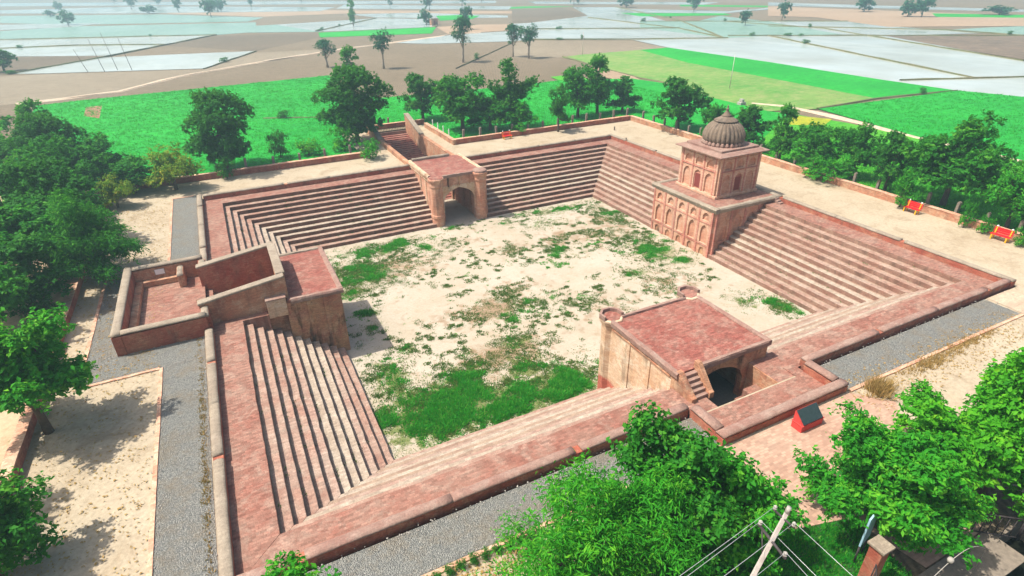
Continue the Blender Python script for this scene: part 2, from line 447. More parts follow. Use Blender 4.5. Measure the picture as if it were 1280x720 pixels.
# ------------------------------------------------------------------ field layout, world metres
FIELDS = [
  ('plough_pale', [(-57.1, 125.3), (-48.6, 123.7), (-19.1, 112.7), (-6.1, 140.0), (9.8, 137.7), (8.4, 130.1), (-8.2, 117.5), (-24.4, 103.2), (-33.0, 89.8), (-41.3, 86.8), (-49.1, 85.7)]),
  ('plough_dark', [(-13.1, 202.7), (41.4, 188.1), (14.8, 171.8), (-5.7, 144.1), (-17.8, 161.8), (-28.2, 176.8)]),
  ('plough_pale', [(58.6, 120.0), (66.3, 125.1), (90.1, 107.7), (86.7, 88.3), (77.8, 88.2), (60.6, 88.4), (54.9, 86.9), (45.3, 93.5)]),
  ('plough_dark', [(137.6, 278.0), (166.0, 272.1), (142.4, 210.2), (100.1, 188.7), (93.1, 189.1)]),
  ('wet_green', [(-120.2, 437.3), (-35.1, 379.7), (12.7, 302.5), (3.1, 275.7), (-64.8, 307.3), (-102.7, 350.8)]),
  ('tan', [(-37.4, 463.0), (60.6, 342.0), (130.7, 264.1), (121.3, 245.5), (53.3, 308.2), (13.4, 309.7), (-31.1, 386.0)]),
  ('water', [(53.3, 299.1), (86.1, 287.1), (113.0, 232.9), (106.7, 220.2), (79.0, 237.4), (58.3, 262.5)]),
  ('green', [(129.6, 302.9), (160.5, 302.5), (180.8, 281.5), (141.3, 285.4)]),
  ('water', [(285.9, 237.5), (304.1, 114.8), (287.4, 106.8), (258.4, 212.6)]),
  ('green', [(232.8, 252.8), (256.6, 211.0), (246.5, 201.8), (221.2, 239.4)]),
  ('water', [(-182.5, 744.8), (20.2, 561.9), (182.3, 393.5), (165.2, 357.2), (14.8, 487.1), (-160.5, 636.1)]),
  ('water', [(192.2, 362.2), (268.0, 257.8), (241.9, 243.1), (178.8, 326.0)]),
  ('plough_dark', [(-65.9, 168.7), (-41.3, 154.0), (-56.4, 130.0), (-57.7, 128.2)]),
  ('wet_green', [(-89.4, 285.2), (-63.3, 294.8), (5.7, 267.2), (0.6, 211.4), (-12.9, 206.2), (-80.0, 238.3)]),
  ('water', [(-99.7, 335.7), (-56.0, 312.3), (-65.8, 291.4), (-90.6, 290.7)]),
  ('water', [(-140.3, 536.2), (-49.7, 521.0), (65.3, 387.2), (47.3, 343.8), (-57.0, 409.8), (-127.9, 475.2)]),
  ('water', [(77.5, 419.8), (153.5, 309.8), (136.3, 279.3), (60.8, 365.4)]),
  ('water', [(-79.2, 234.3), (-12.9, 206.2), (-29.3, 177.6), (-35.8, 165.0), (-41.5, 156.2), (-66.3, 171.0)]),
  ('water', [(-56.1, 128.5), (-41.2, 152.0), (-5.7, 144.1), (-19.0, 114.1), (-48.8, 125.1)]),
  ('wet_green', [(0.5, 243.5), (28.3, 248.5), (20.4, 196.1), (-2.3, 209.6)]),
  ('water', [(11.5, 245.2), (56.8, 256.7), (77.2, 232.2), (60.4, 190.7), (20.4, 196.1)]),
  ('green', [(19.3, 193.0), (61.7, 189.7), (51.2, 164.9), (16.4, 173.8)]),
  ('tan', [(61.7, 189.7), (79.6, 189.7), (103.4, 175.4), (78.3, 159.4), (54.6, 158.8)]),
  ('water', [(32.0, 141.7), (53.6, 156.1), (76.8, 156.6), (86.9, 160.9), (67.3, 127.1), (61.5, 125.8), (39.0, 134.0)]),
  ('green', [(85.1, 254.0), (96.4, 251.6), (101.5, 239.3), (89.8, 221.4), (75.0, 221.4)]),
  ('water', [(91.3, 185.4), (98.1, 185.0), (139.3, 205.5), (174.4, 275.6), (191.8, 257.7), (115.7, 97.3), (91.4, 109.5), (67.3, 127.1), (69.1, 141.1)]),
  ('wet_green', [(118.0, 140.5), (114.8, 97.9), (147.0, 82.8), (171.9, 134.1), (181.2, 168.1), (152.2, 150.6), (136.2, 164.0)]),
  ('water', [(182.4, 244.6), (207.9, 190.4), (240.9, 196.7), (230.3, 187.1), (193.8, 178.7), (164.9, 213.6)]),
  ('green', [(161.7, 212.4), (193.8, 178.7), (188.5, 168.6), (163.6, 180.4), (154.8, 188.2)]),
  ('water', [(91.4, 109.5), (115.7, 97.3), (129.7, 95.7), (147.0, 82.8), (154.5, 77.1), (144.0, 56.5), (128.0, 29.9), (119.2, 11.4), (86.3, -1.1), (87.0, 10.1), (84.4, 17.9), (84.5, 30.5), (86.3, 56.3), (86.7, 88.3)]),
  ('water', [(171.9, 134.1), (192.7, 116.6), (184.3, 91.9), (181.7, 65.7), (154.5, 77.1), (147.0, 82.8)]),
  ('wet_green', [(200.1, 75.5), (214.6, 71.6), (225.2, 52.0), (188.9, 38.1), (182.5, 56.1), (183.3, 77.7)]),
  ('mud', [(154.5, 77.1), (180.2, 55.0), (184.6, 36.5), (124.4, 13.4), (130.6, 31.1), (138.5, 47.9)]),
  ('tan', [(252.3, 207.1), (263.1, 95.0), (263.7, 66.7), (225.2, 52.0), (214.6, 71.6), (181.6, 94.1), (201.5, 137.1), (195.4, 155.4)]),
  ('green', [(253.6, 123.5), (267.6, 97.2), (252.3, 89.8), (235.0, 110.8)]),
  ('green', [(77.8, 88.2), (86.7, 88.3), (86.3, 56.3), (84.5, 30.5), (84.4, 17.9), (68.4, 20.1), (70.2, 41.7), (71.9, 64.3)]),
  ('stubble', [(54.9, 86.9), (60.6, 88.4), (77.8, 88.2), (71.9, 64.3), (70.2, 41.7), (68.4, 20.1), (55.1, 19.4), (48.2, 21.7), (48.7, 32.8), (51.7, 45.4), (51.3, 53.7), (53.4, 69.5)]),
  ('tan', [(52.7, 69.9), (51.8, 56.7), (47.8, 45.9), (46.0, 49.0), (46.6, 63.6)]),
  ('green', [(55.1, 19.4), (84.4, 17.9), (87.0, 10.1), (86.3, -1.1), (48.7, -20.5), (50.9, -7.3), (51.5, 3.6)]),
  ('bright', [(49.3, 19.3), (51.0, 11.8), (50.8, 3.2), (50.3, -7.6), (49.6, -20.2), (30.2, -30.0), (30.2, 8.0)]),
  ('yellow', [(48.6, 18.6), (51.2, 14.2), (47.4, 12.4), (44.1, 14.8)]),
  ('green', [(-43.7, 81.7), (-37.5, 83.3), (2.7, 88.2), (-0.9, 67.3), (5.5, 59.3), (29.9, 58.1), (37.8, 59.2), (49.6, 53.8), (51.4, 45.5), (48.7, 32.8), (48.2, 21.7), (49.3, 19.3), (30.2, 8.0), (30.2, 28.2), (5.4, 28.2), (5.4, 39.8), (-5.7, 39.8), (-5.7, 28.2), (-29.6, 28.2), (-40.0, 45.0)]),
  ('bright', [(38.1, 63.2), (44.2, 64.0), (42.4, 57.2), (37.3, 58.4)]),
  ('redsoil', [(-36.4, 75.9), (-34.3, 76.0), (-33.6, 65.2), (-35.8, 68.3)])]
BUNDS = [
  ([(79.7, 162.3), (127.4, 131.0)], 0.9),
  ([(133.5, 196.6), (126.4, 129.8), (114.8, 97.9)], 0.9),
  ([(67.3, 127.1), (93.9, 109.1), (115.7, 97.3)], 0.8),
  ([(191.8, 257.7), (150.4, 157.6), (114.8, 97.9)], 1.1),
  ([(129.7, 95.7), (113.2, 57.8), (98.4, 22.7)], 0.8),
  ([(86.1, 28.0), (98.4, 22.7), (106.6, 19.5), (124.4, 13.4)], 0.8),
  ([(160.0, 144.1), (161.6, 102.1), (128.0, 29.9)], 0.8),
  ([(136.2, 164.0), (192.7, 116.6)], 0.9),
  ([(120.8, 102.4), (154.5, 77.1), (182.5, 56.1)], 0.9),
  ([(182.5, 56.1), (183.3, 77.7), (155.5, 119.1)], 0.9),
  ([(55.7, 88.2), (52.7, 69.9), (51.3, 53.7), (51.8, 43.4)], 0.7),
  ([(-71.6, 197.1), (-51.2, 193.2), (-27.2, 178.8)], 1.2),
  ([(-56.1, 128.5), (-40.4, 153.4), (-27.2, 178.8), (-12.9, 206.2)], 1.0),
  ([(-19.1, 113.4), (-5.8, 143.1)], 0.6),
  ([(-79.2, 234.3), (-12.9, 206.2)], 1.2),
  ([(19.5, 198.8), (56.8, 256.7)], 1.2),
  ([(77.2, 232.2), (61.7, 189.7)], 1.0),
  ([(27.5, 83.7), (59.5, 121.9)], 0.4),
  ([(-13.1, 53.0), (-5.2, 49.2)], 0.5),
  ([(84.4, 17.9), (68.4, 20.1), (55.1, 19.4)], 0.6)]
TRACKS = [([(-46.9, 85.1), (-41.3, 86.8), (-33.0, 89.8), (-29.0, 96.0), (-24.4, 103.2), (-8.2, 117.5), (8.4, 130.1), (18.1, 136.5), (39.8, 147.2), (53.6, 156.1), (65.5, 157.7)], 1.3), ([(50.5, 26.7), (52.6, 22.8), (53.1, 19.4), (52.6, 10.8), (51.1, 3.4), (50.6, -7.5), (50.1, -15.0)], 1.0)]
# ------------------------------------------------------------------ ground
def sheet_cells(name, xs, ys, skip, z, m, sub=None):
    mb = MB()
    for i in range(len(xs) - 1):
        for j in range(len(ys) - 1):
            if (i, j) in skip: continue
            mb.add([(xs[i], ys[j], z), (xs[i + 1], ys[j], z), (xs[i + 1], ys[j + 1], z), (xs[i], ys[j + 1], z)], [(0, 1, 2, 3)])
    o = mb.build(name, m)
    o['kind'] = 'structure'
    return o

GX = [-2600, -21.9, -2.45, 2.45, 21.9, 2600]
GY = [-2600, -30.2, -20.9, 20.9, 37.6, 2600]
holes = {(1, 2), (2, 2), (3, 2), (2, 3)}
CANAL = (-0.6, 3.2, -33.5, -30.2)
sheet_cells('ground', [-2600, -21.9, -2.45, -0.6, 2.45, 3.2, 21.9, 2600], [-2600, -33.5, -30.2, -20.9, 20.9, 37.6, 2600],
            {(1, 3), (2, 3), (3, 3), (4, 3), (5, 3), (2, 4), (3, 4), (3, 1), (4, 1)}, 0.0, M['plough'])
sheet_cells('courtyard', [-29.0, -21.9, -2.45, 2.45, 21.9, 29.2], [-24.6, -20.9, 20.9, 27.2, 38.4],
            {(1, 1), (2, 1), (3, 1), (2, 2), (2, 3), (0, 3), (4, 3)}, 0.012, M['dirt'])
sheet_cells('verge', [-70, -29.0], [-40, 46], set(), 0.008, M['soil'])
sheet_cells('verge', [-29.0, -3.9], [-40, -24.6], set(), 0.008, M['soil'])
sheet_cells('verge', [4.6, 60], [-40, -24.6], set(), 0.008, M['dirt'])

def poly_sheet(name, pts, z, m):
    me = bpy.data.meshes.new(name)
    bm = bmesh.new()
    f = bm.faces.new([bm.verts.new((x, y, z)) for x, y in pts])
    if f.normal.z < 0 or (f.normal_update() or f.normal.z < 0):
        bmesh.ops.reverse_faces(bm, faces=[f])
    bmesh.ops.triangulate(bm, faces=bm.faces[:])
    bm.to_mesh(me); bm.free()
    o = link(name, me, m); o['kind'] = 'structure'
    return o

FNAME = {'water': 'flooded_paddy', 'green': 'crop_field', 'bright': 'crop_field', 'yellow': 'mustard_field', 'stubble': 'stubble_field',
         'wet_green': 'seedling_field', 'tan': 'fallow_field', 'mud': 'muddy_field', 'redsoil': 'bare_soil_patch', 'plough_pale': 'ploughed_field', 'plough_dark': 'ploughed_field'}
for i, (kd, pts) in enumerate(FIELDS):
    poly_sheet(FNAME[kd], pts, 0.02 + i * 0.0025, M[kd])

def ridge(name, pts, w, h, m, jit=.12):
    mb = MB(); prof = [(-w / 2, -.02), (-w * .28, h), (w * .28, h), (w / 2, -.02)]
    P = []
    for (a, b) in zip(pts[:-1], pts[1:]):
        n = max(1, int(math.dist(a, b) / 4))
        P += [(a[0] + (b[0] - a[0]) * k / n, a[1] + (b[1] - a[1]) * k / n) for k in range(n)]
    P.append(pts[-1])
    vs = []; fs = []
    for i, p in enumerate(P):
        q0 = P[max(i - 1, 0)]; q1 = P[min(i + 1, len(P) - 1)]
        d = np.array([q1[0] - q0[0], q1[1] - q0[1]]); d /= np.linalg.norm(d) + 1e-9
        s = np.array([d[1], -d[0]]); o = random.uniform(-jit, jit)
        for a, u in prof:
            k = random.uniform(.8, 1.2)
            vs.append((p[0] + s[0] * (a * k + o), p[1] + s[1] * (a * k + o), u if u < 0 else u * k))
    for i in range(len(P) - 1):
        for j in range(3):
            fs.append((i * 4 + j, (i + 1) * 4 + j, (i + 1) * 4 + j + 1, i * 4 + j + 1))
    mb.add(vs, fs)
    o = mb.build(name, m); o['kind'] = 'structure'
    return o
for pts, w in BUNDS: ridge('field_bund', pts, w * .75, .22 if w < .75 else .32, M['bund'])
for pts, w in TRACKS: ridge('dirt_track', pts, w, .21, M['track'], .05)

# gravel strips with brick edging, brick paving before the south court
GRAVEL = [(-23.9, -22.0, -22.7, -5.9), (-23.8, -22.0, 5.2, 22.0), (-27.4, -22.0, -5.9, -3.7), (-27.4, -26.0, -3.7, 6.3), (-22.0, -3.3, -22.7, -20.9), (4.0, 18.6, -22.7, -20.9), (-26.0, -23.8, 4.6, 6.3)]
for i, (x0, x1, y0, y1) in enumerate(GRAVEL):
    poly_sheet('gravel_strip', [(x0, y0), (x1, y0), (x1, y1), (x0, y1)], 0.03, M['gravel'])
def edging(x0, y0, x1, y1):
    L = math.hypot(x1 - x0, y1 - y0)
    o = MB().sweep([(-.08, 0), (-.08, .075), (.08, .075), (.08, 0)], (x0, y0, 0.0), (x1, y1, 0.0), max(2, int(L / .6)), .012).build('brick_edging', M['edging'])
    o['kind'] = 'structure'
for e in [(-24.0, -22.85, -24.0, -6.0), (-24.08, -6.0, -27.5, -6.0), (-27.5, -6.08, -27.5, 6.4), (-27.42, 6.4, -23.97, 6.4), (-23.9, 6.5, -23.9, 22.1), (-23.9, -22.85, -4.2, -22.85), (4.3, -22.85, 18.6, -22.85), (-23.8, 22.1, -22.2, 22.1)]:
    edging(*e)
poly_sheet('brick_paving', [(-3.6, -22.95), (4.2, -22.95), (5.4, -24.3), (3.0, -26.4), (1.6, -29.9), (-1.6, -29.9), (-2.0, -27.5), (-3.9, -27.0)], .034, M['paving'])
poly_sheet('lawn', [(-9.5, -24.5), (-4.0, -27.0), (-2.0, -27.5), (-2.4, -31.5), (-9.5, -33.0)], .026, M['lawn'])
poly_sheet('cross_path', [(18.6, -24.6), (21.4, -24.6), (21.0, -20.9), (18.9, -20.9)], .032, M['track'])
# canal by the entrance
cb = MB().box(-.8, -.6, -33.5, -30.2, -1.6, .02).box(3.2, 3.4, -33.5, -30.2, -1.6, .02).build('canal_bank', M['concrete_dark']); cb['kind'] = 'structure'
cw = poly_sheet('canal_water', [(-.62, -33.5), (3.22, -33.5), (3.22, -30.18), (-.62, -30.18)], -.75, M['canal'])
o = MB().box(-.62, 3.22, -30.32, -30.15, -1.6, -.01).build('canal_headwall', M['concrete_dark']); o['kind'] = 'structure'
MBs = MB().box(-3.0, 1.6, -31.2, -29.95, .0, .06).build('culvert_slab', M['concrete_dark']); MBs['kind'] = 'structure'

# ------------------------------------------------------------------ the stepped tank
SX, SY, T, H = 20.0, 18.92, .472, .319
FLOOR = -12 * H
PX, PY = 21.5, 20.35                      # inner faces of the parapets
def lv(k): return SX - (k - 1) * T, SY - (k - 1) * T, -(k - 1) * H

tank = empty('stepped_tank', (0, 0, FLOOR))
tag(tank, 'large square sunken tank of pink brick steps around a sandy floor', 'tank')
def tank_part(name, mb, m, fix=False):
    mb.v = [(x, y, z - FLOOR) for x, y, z in mb.v]
    return mb.build(name, m, tank, fix=fix)

def tread(side, a0, a1, b0, b1, zt, zb, lo=None, hi=None, jit=.012):
    """one tread: outer half-extent a0, inner a1 across the side, its along-ends mitred b0 (outer) and b1 (inner); lo or hi cuts it square"""
    L0, L1 = -b0, b0; I0, I1 = -b1, b1
    if lo is not None: L0 = I0 = lo
    if hi is not None: L1 = I1 = hi
    n = max(2, int((I1 - I0) / .55))
    def W(al, ac):
        return {'n': (al, ac), 's': (al, -ac), 'e': (ac, al), 'w': (-ac, al)}[side]
    vs = []; fs = []
    for i in range(n + 1):
        t = i / n
        ao, ai = L0 + (L1 - L0) * t, I0 + (I1 - I0) * t
        end = i in (0, n)
        j = 0 if end else random.uniform(-jit, jit) + (random.uniform(.01, .035) if random.random() < .1 else 0); jz = 0 if end else random.uniform(-jit, jit * .6) - .012 * sin(ai * .5 + zt * 7)
        x, y = W(ao, a0); vs.append((x, y, zt))
        wd = (.09 if a0 - a1 < .8 else .12) + (0 if end else random.uniform(-.03, .05)); x, y = W(ao + (ai - ao) * wd / (a0 - a1), a0 - wd); vs.append((x, y, zt))
        x, y = W(ai, a1 + j + .02); vs.append((x, y, zt + jz * .5))
        x, y = W(ai, a1 + j); vs.append((x, y, zt - .02 + jz))
        x, y = W(ai, a1); vs.append((x, y, zb))
    flip = side in ('n', 'w')
    for i in range(n):
        for q in range(4):
            f = (i * 5 + q, (i + 1) * 5 + q, (i + 1) * 5 + q + 1, i * 5 + q + 1)
            fs.append(f if flip else f[::-1])
    for e in (0, n):
        fs.append((e * 5, e * 5 + 1, e * 5 + 2, e * 5 + 3, e * 5 + 4))
    return MB().add(vs, fs), n

CUT = {'n': (-2.58, 2.58), 's': (-2.6, 3.05), 'w': (-2.4, 2.9), 'e': (-3.2, 3.9)}
STEPMAT = ['walk', 'step_pink', 'step_pink', 'step_pink', 'step_pink', 'step_mid', 'step_grey', 'step_grey', 'step_grey', 'step_mid', 'step_pink', 'step_pink']
for side in 'nsew':
    lo, hi = CUT[side]
    for k in range(0, 12):
        along_x = side in 'ns'
        ax, ay, z = lv(k + 1)                      # inner nosing of this tread
        if k == 0: ox, oy = PX + .25, PY + .25
        else: ox, oy, _ = lv(k)
        a0, a1 = (oy, ay) if along_x else (ox, ax)
        b0, b1 = (ox, ax) if along_x else (oy, ay)
        if k == 0: a0 = PY + .1 if along_x else PX + .1; b0 = PX + .1 if along_x else PY + .1
        for half in (0, 1):
            cutlo, cuthi = (None, lo) if half == 0 else (hi, None)
            mb, nseg = tread(side, a0, a1, b0, b1, z, z - H - (.02 if k < 11 else .1), cutlo, cuthi)
            so = tank_part('walkway' if k == 0 else 'step', mb, M[('walk', 'step_pink', 'step_grey', 'step_mid', 'step_dirt', 'step_grey', 'step_dirt', 'step_grey', 'step_mid', 'step_dirt', 'step_grey', 'step_pink')[k] if side == 's' else STEPMAT[k]])
            so.data.materials.append(M['riser_lit' if side == 'e' else 'riser_shade']); so.data.materials.append(M['step_dirt'])  # sun-toned risers on the east, shade-toned risers on the other sides
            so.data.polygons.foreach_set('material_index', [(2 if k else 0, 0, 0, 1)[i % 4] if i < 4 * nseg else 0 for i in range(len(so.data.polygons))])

# tank floor with weeds
BLOBS_G = [(-11.5, -11.0, 3.4, 2.6, 1.3), (-7.0, -12.0, 4.0, 1.8, 1.2), (-4.2, -12.2, 2.2, 1.5, 1.25), (-13, -7.0, 1.2, 2.2, .9), (-9.2, -8.6, 1.8, 1.1, .85), (-5.5, -9.8, 1.6, 1.6, .8), (-4.5, -7.0, 1.4, 1.0, .65),
           (-11.6, 7.6, 2.8, 2.6, .85), (-8.6, 11.4, 3.6, 1.4, .75), (-12.4, 4.6, 1.2, 1.0, .75), (-4.5, 9.5, 1.6, 1.6, .45), (11.8, 0.2, 2.0, 2.6, .8), (8.0, -2.6, 1.4, 1.2, .6), (12.8, -2.6, .8, .8, 1.0), (13.7, -11.6, .9, 1.3, 1.1), (12.0, -10.0, 1.0, 1.2, .6),
           (10, 12.2, 4.0, 1.0, .6), (6.5, 9.8, 2.0, 1.2, .55), (13.2, 9.0, 1.2, 3.0, .55), (3.2, 11.4, .8, .5, .6), (-1.5, 12.8, .8, .5, .6), (-12.2, 1.2, .7, .6, .9), (-12.6, -1.0, .6, .5, .9), (-11.2, -4.3, .7, .5, .8), (2.0, -4.5, 1.5, 1.0, .35), (6, 3.5, 3, 2, .3), (-2.5, -3.0, 3.0, 2.0, .38)]
BLOBS_B = [(-4.6, -2.6, 2.6, 1.6, 1.0), (-1.5, -.5, 2.5, 1.5, .6), (-8.5, 7.5, 3.5, 2.5, .7), (-7.8, -2.2, 2.0, 1.0, .6), (2.0, 6.0, 2.4, 1.6, .55), (6.6, 6.0, 3.0, 2.0, .6), (9.5, 5.0, 3.0, 3.0, .6), (-6.0, -8.0, 3.5, 1.5, .9), (9.0, -5.5, 3.0, 2.5, .55), (2.5, -6.5, 3.0, 3.0, .35), (-1.0, 9.0, 3.0, 2.0, .35), (12, 7, 2.5, 4, .6)]
def blob(B, x, y):
    s = np.zeros_like(x)
    for cx, cy, rx, ry, a in B:
        s = np.maximum(s, a * np.exp(-((x - cx) / rx) ** 2 - ((y - cy) / ry) ** 2))
    return s
FX, FY = SX - 11 * T, SY - 11 * T
nx, ny = 150, 140
gx, gy = np.meshgrid(np.linspace(-FX - .2, FX + .2, nx), np.linspace(-FY - .2, 21.3, ny), indexing='ij')
def vnoise(x, y, s, seed):
    r = np.random.default_rng(seed); g = r.random((64, 64))
    u = (x / s) % 63; v = (y / s) % 63
    i = u.astype(int); j = v.astype(int); a = u - i; b = v - j
    a = a * a * (3 - 2 * a); b = b * b * (3 - 2 * b)
    return (g[i, j] * (1 - a) + g[(i + 1) % 64, j] * a) * (1 - b) + (g[i, (j + 1) % 64] * (1 - a) + g[(i + 1) % 64, (j + 1) % 64] * a) * b
gz = FLOOR + .05 * (vnoise(gx, gy, 2.3, 1) - .5) + .03 * (vnoise(gx, gy, .7, 2) - .5)
inside = (np.abs(gx) < 2.5) | (gy < FY + .3)
idx = np.arange(nx * ny).reshape(nx, ny)
keep = inside[:-1, :-1] & inside[1:, 1:]
faces = np.stack([idx[:-1, :-1], idx[1:, :-1], idx[1:, 1:], idx[:-1, 1:]], -1)[keep]
me = bpy.data.meshes.new('tank_floor')
me.from_pydata(np.stack([gx.ravel(), gy.ravel(), gz.ravel()], 1).tolist(), [], faces.tolist())
for nm, B in (('weed', BLOBS_G), ('brown', BLOBS_B)):
    at = me.attributes.new(nm, 'FLOAT', 'POINT')
    at.data.foreach_set('value', blob(B, gx, gy).ravel().astype(np.float32))
me.polygons.foreach_set('use_smooth', [True] * len(me.polygons))
o = link('tank_floor', me, M['floor_sand']); o['kind'] = 'structure'

# ------------------------------------------------------------------ parapets
COPE = [(-.2, .36), (-.21, .40), (-.18, .455), (-.1, .49), (.0, .50), (.1, .49), (.18, .455), (.21, .40), (.2, .36)]
def parapet(name, label, p0, p1, gaps, cope='coping', wallm='wall_red', sub=1.0):
    """low wall with a rounded coping broken by drain gaps; p0->p1 is the centre line"""
    L = math.dist(p0, p1); d = ((p1[0] - p0[0]) / L, (p1[1] - p0[1]) / L)
    root = empty(name, (p0[0], p0[1], 0)); tag(root, label, 'wall', 'brick parapets around the tank rim')
    def pt(s): return (d[0] * s, d[1] * s, 0)
    MB().sweep([(-.19, -.15), (-.19, .37), (.19, .37), (.19, -.15)], pt(0), pt(L), max(2, int(L / .8)), .01).build('wall', M[wallm], root)
    cuts = [0] + [c for g in gaps for c in (g - .16, g + .16)] + [L]
    for a, b in zip(cuts[0::2], cuts[1::2]):
        n = max(1, round((b - a) / 4.5))
        for q in range(n):
            s0 = a + (b - a) * q / n; s1 = a + (b - a) * (q + 1) / n - .004
            MB().sweep(COPE, pt(s0), pt(s1), max(2, int((s1 - s0) / .4)), .012, True).build('coping', M[cope], root)
OX, OY = PX + .19, PY + .19
parapet('parapet_wall', 'west parapet from the walled court to the near tank corner', (-OX, -3.85), (-OX, -OY - .25), [3.4, 10.6])
parapet('parapet_wall', 'west parapet between the walled court and the far left tank corner', (-OX, OY + .25), (-OX, 4.75), [3.2, 12.6])
parapet('parapet_wall', 'far parapet left of the arched gate, with one coping block missing', (-OX + .28, OY), (-2.75, OY), [6.9])
parapet('parapet_wall', 'far parapet right of the arched gate, running to the far corner', (2.75, OY), (OX - .28, OY), [])
parapet('parapet_wall', 'right hand parapet behind the domed tower with notches in its coping', (OX, OY + .25), (OX, -OY - .25), [3.3, 8.4, 24.6, 34.8])
parapet('parapet_wall', 'near parapet from the front corner to the flat roofed building', (-OX + .28, -OY), (-3.35, -OY), [1.9, 12.5], 'coping_pink')
parapet('parapet_wall', 'near parapet from the flat roofed building to the right corner', (4.0, -OY), (OX - .28, -OY), [5.5, 15.2], 'coping_pink')
# ------------------------------------------------------------------ buildings (parts are given in world metres, kept relative to the base)
class Thing:
    def __init__(s, name, label, cat, base, group=None):
        s.b = base; s.o = empty(name, base); tag(s.o, label, cat, group)
    def part(s, name, mb, m, bevel=0.0, parent=None, fix=False):
        mb.v = [(x - s.b[0], y - s.b[1], z - s.b[2]) for x, y, z in mb.v]
        return mb.build(name, M[m] if isinstance(m, str) else m, parent or s.o, bevel, fix)

def octo(r, cx, cy, rot=pi / 8): return [(cx + r * cos(rot + i * pi / 4), cy + r * sin(rot + i * pi / 4)) for i in range(8)]

# ---- south: flat roofed building with two octagonal corner turrets
X0, X1, Y0, Y1, ZR = -2.65, 3.1, -19.1, -13.85, .92
g = Thing('flat_roofed_pavilion', 'flat red roofed brick building with round corner turrets on the near side', 'building', (.2, -16.5, FLOOR))
g.part('side_wall', MB().box(X0, X0 + .5, Y0 + .35, Y1, FLOOR - .2, ZR - .16), 'wall_plaster')
g.part('side_wall', MB().box(X1 - .5, X1, Y0 + .35, Y1, FLOOR - .2, ZR - .16), 'wall_plaster')
g.part('tank_wall', MB().box(X0 + .5, X1 - .5, Y1 - .4, Y1, FLOOR - .2, ZR - .16), 'wall_plaster')
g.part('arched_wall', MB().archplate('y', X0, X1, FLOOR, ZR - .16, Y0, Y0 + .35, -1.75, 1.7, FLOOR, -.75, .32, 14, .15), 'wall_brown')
g.part('roof', MB().box(X0 + .02, X1 - .02, Y0 + .02, Y1 - .02, ZR - .16, ZR - .02), 'roof')
for (a, b, c, d) in ((X0 - .1, X0 + .12, Y0 - .1, Y1 - .2), (X1 - .12, X1 + .1, Y0 - .1, Y1 - .2)):
    mbx = MB().sweep([(-.11, -.2), (-.13, .03), (-.08, .1), (.08, .1), (.11, .03), (.11, -.2)], ((a + b) / 2, c, ZR), ((a + b) / 2, d, ZR), 14, .014)
    g.part('roof_rim', mbx, 'coping_pink')
g.part('roof_rim', MB().sweep([(-.11, -.2), (-.11, .03), (-.08, .1), (.08, .1), (.12, .03), (.11, -.2)], (-1.3, Y0, ZR), (X1 - .15, Y0, ZR), 12, .014), 'coping_pink')
g.part('roof_rim', MB().sweep([(-.11, -.2), (-.11, .03), (-.08, .1), (.08, .1), (.11, .03), (.11, -.2)], (X0 + .7, Y1, ZR), (X1 - .7, Y1, ZR), 12, .014), 'coping_pink')
for cx in (X0 + .25, X1 - .25):
    cy = Y1 + .25
    t = g.part('corner_turret', MB().lathe([(.5, FLOOR - .2), (.5, ZR - .35), (.58, ZR - .28), (.58, ZR - .16), (.66, ZR - .08), (.66, ZR + .02), (.6, ZR + .06)], cx, cy, 8, pi / 8), 'wall_plaster')
    ring = MB()
    for i in range(8):
        a0 = pi / 8 + i * pi / 4; a1 = a0 + pi / 4
        if sin((a0 + a1) / 2) < -.6: continue
        P = [(cx + r * cos(a), cy + r * sin(a)) for r, a in ((.52, a0), (.66, a0), (.66, a1), (.52, a1))]
        ring.prism(P, ZR + .0, ZR + .26)
    g.part('turret_floor', MB().lathe([(.5, ZR + .05), (.5, ZR + .08)], cx, cy, 8, pi / 8), 'roof', 0, t)
    g.part('turret_parapet', ring, 'coping_pink', 0, t)
for y in (-15.6, -17.2):
    g.part('pilaster', MB().box(X0 - .05, X0 + .02, y - .09, y + .09, FLOOR, ZR - .3), 'wall_plaster')
g.part('string_course', MB().box(X0 - .07, X0 + .02, Y0 + .4, Y1 - .3, ZR - .42, ZR - .34), 'wall_orange')
# outside stair to the roof with sloping cheeks
for i in range(5):
    g.part('stair_step', MB().box(-2.38, -1.62, Y0 - 1.02 + i * .2, Y0 - 1.02 + (i + 1) * .2 + .02, .0 - .1, .16 + i * .165), 'coping_pink', .015)
for x0, x1, e in ((-2.66, -2.38, 0), (-1.62, -1.36, .12)):
    g.part('stair_cheek', MB().extr([(Y0 - 1.12, -.1), (Y0 + .1, -.1), (Y0 + .1, ZR + .12 + e * 2), (Y0 - .12, ZR + .12 + e * 2), (Y0 - 1.0, .28), (Y0 - 1.12, .22)], x0, x1, 'x'), 'wall_orange', .02, fix=True)

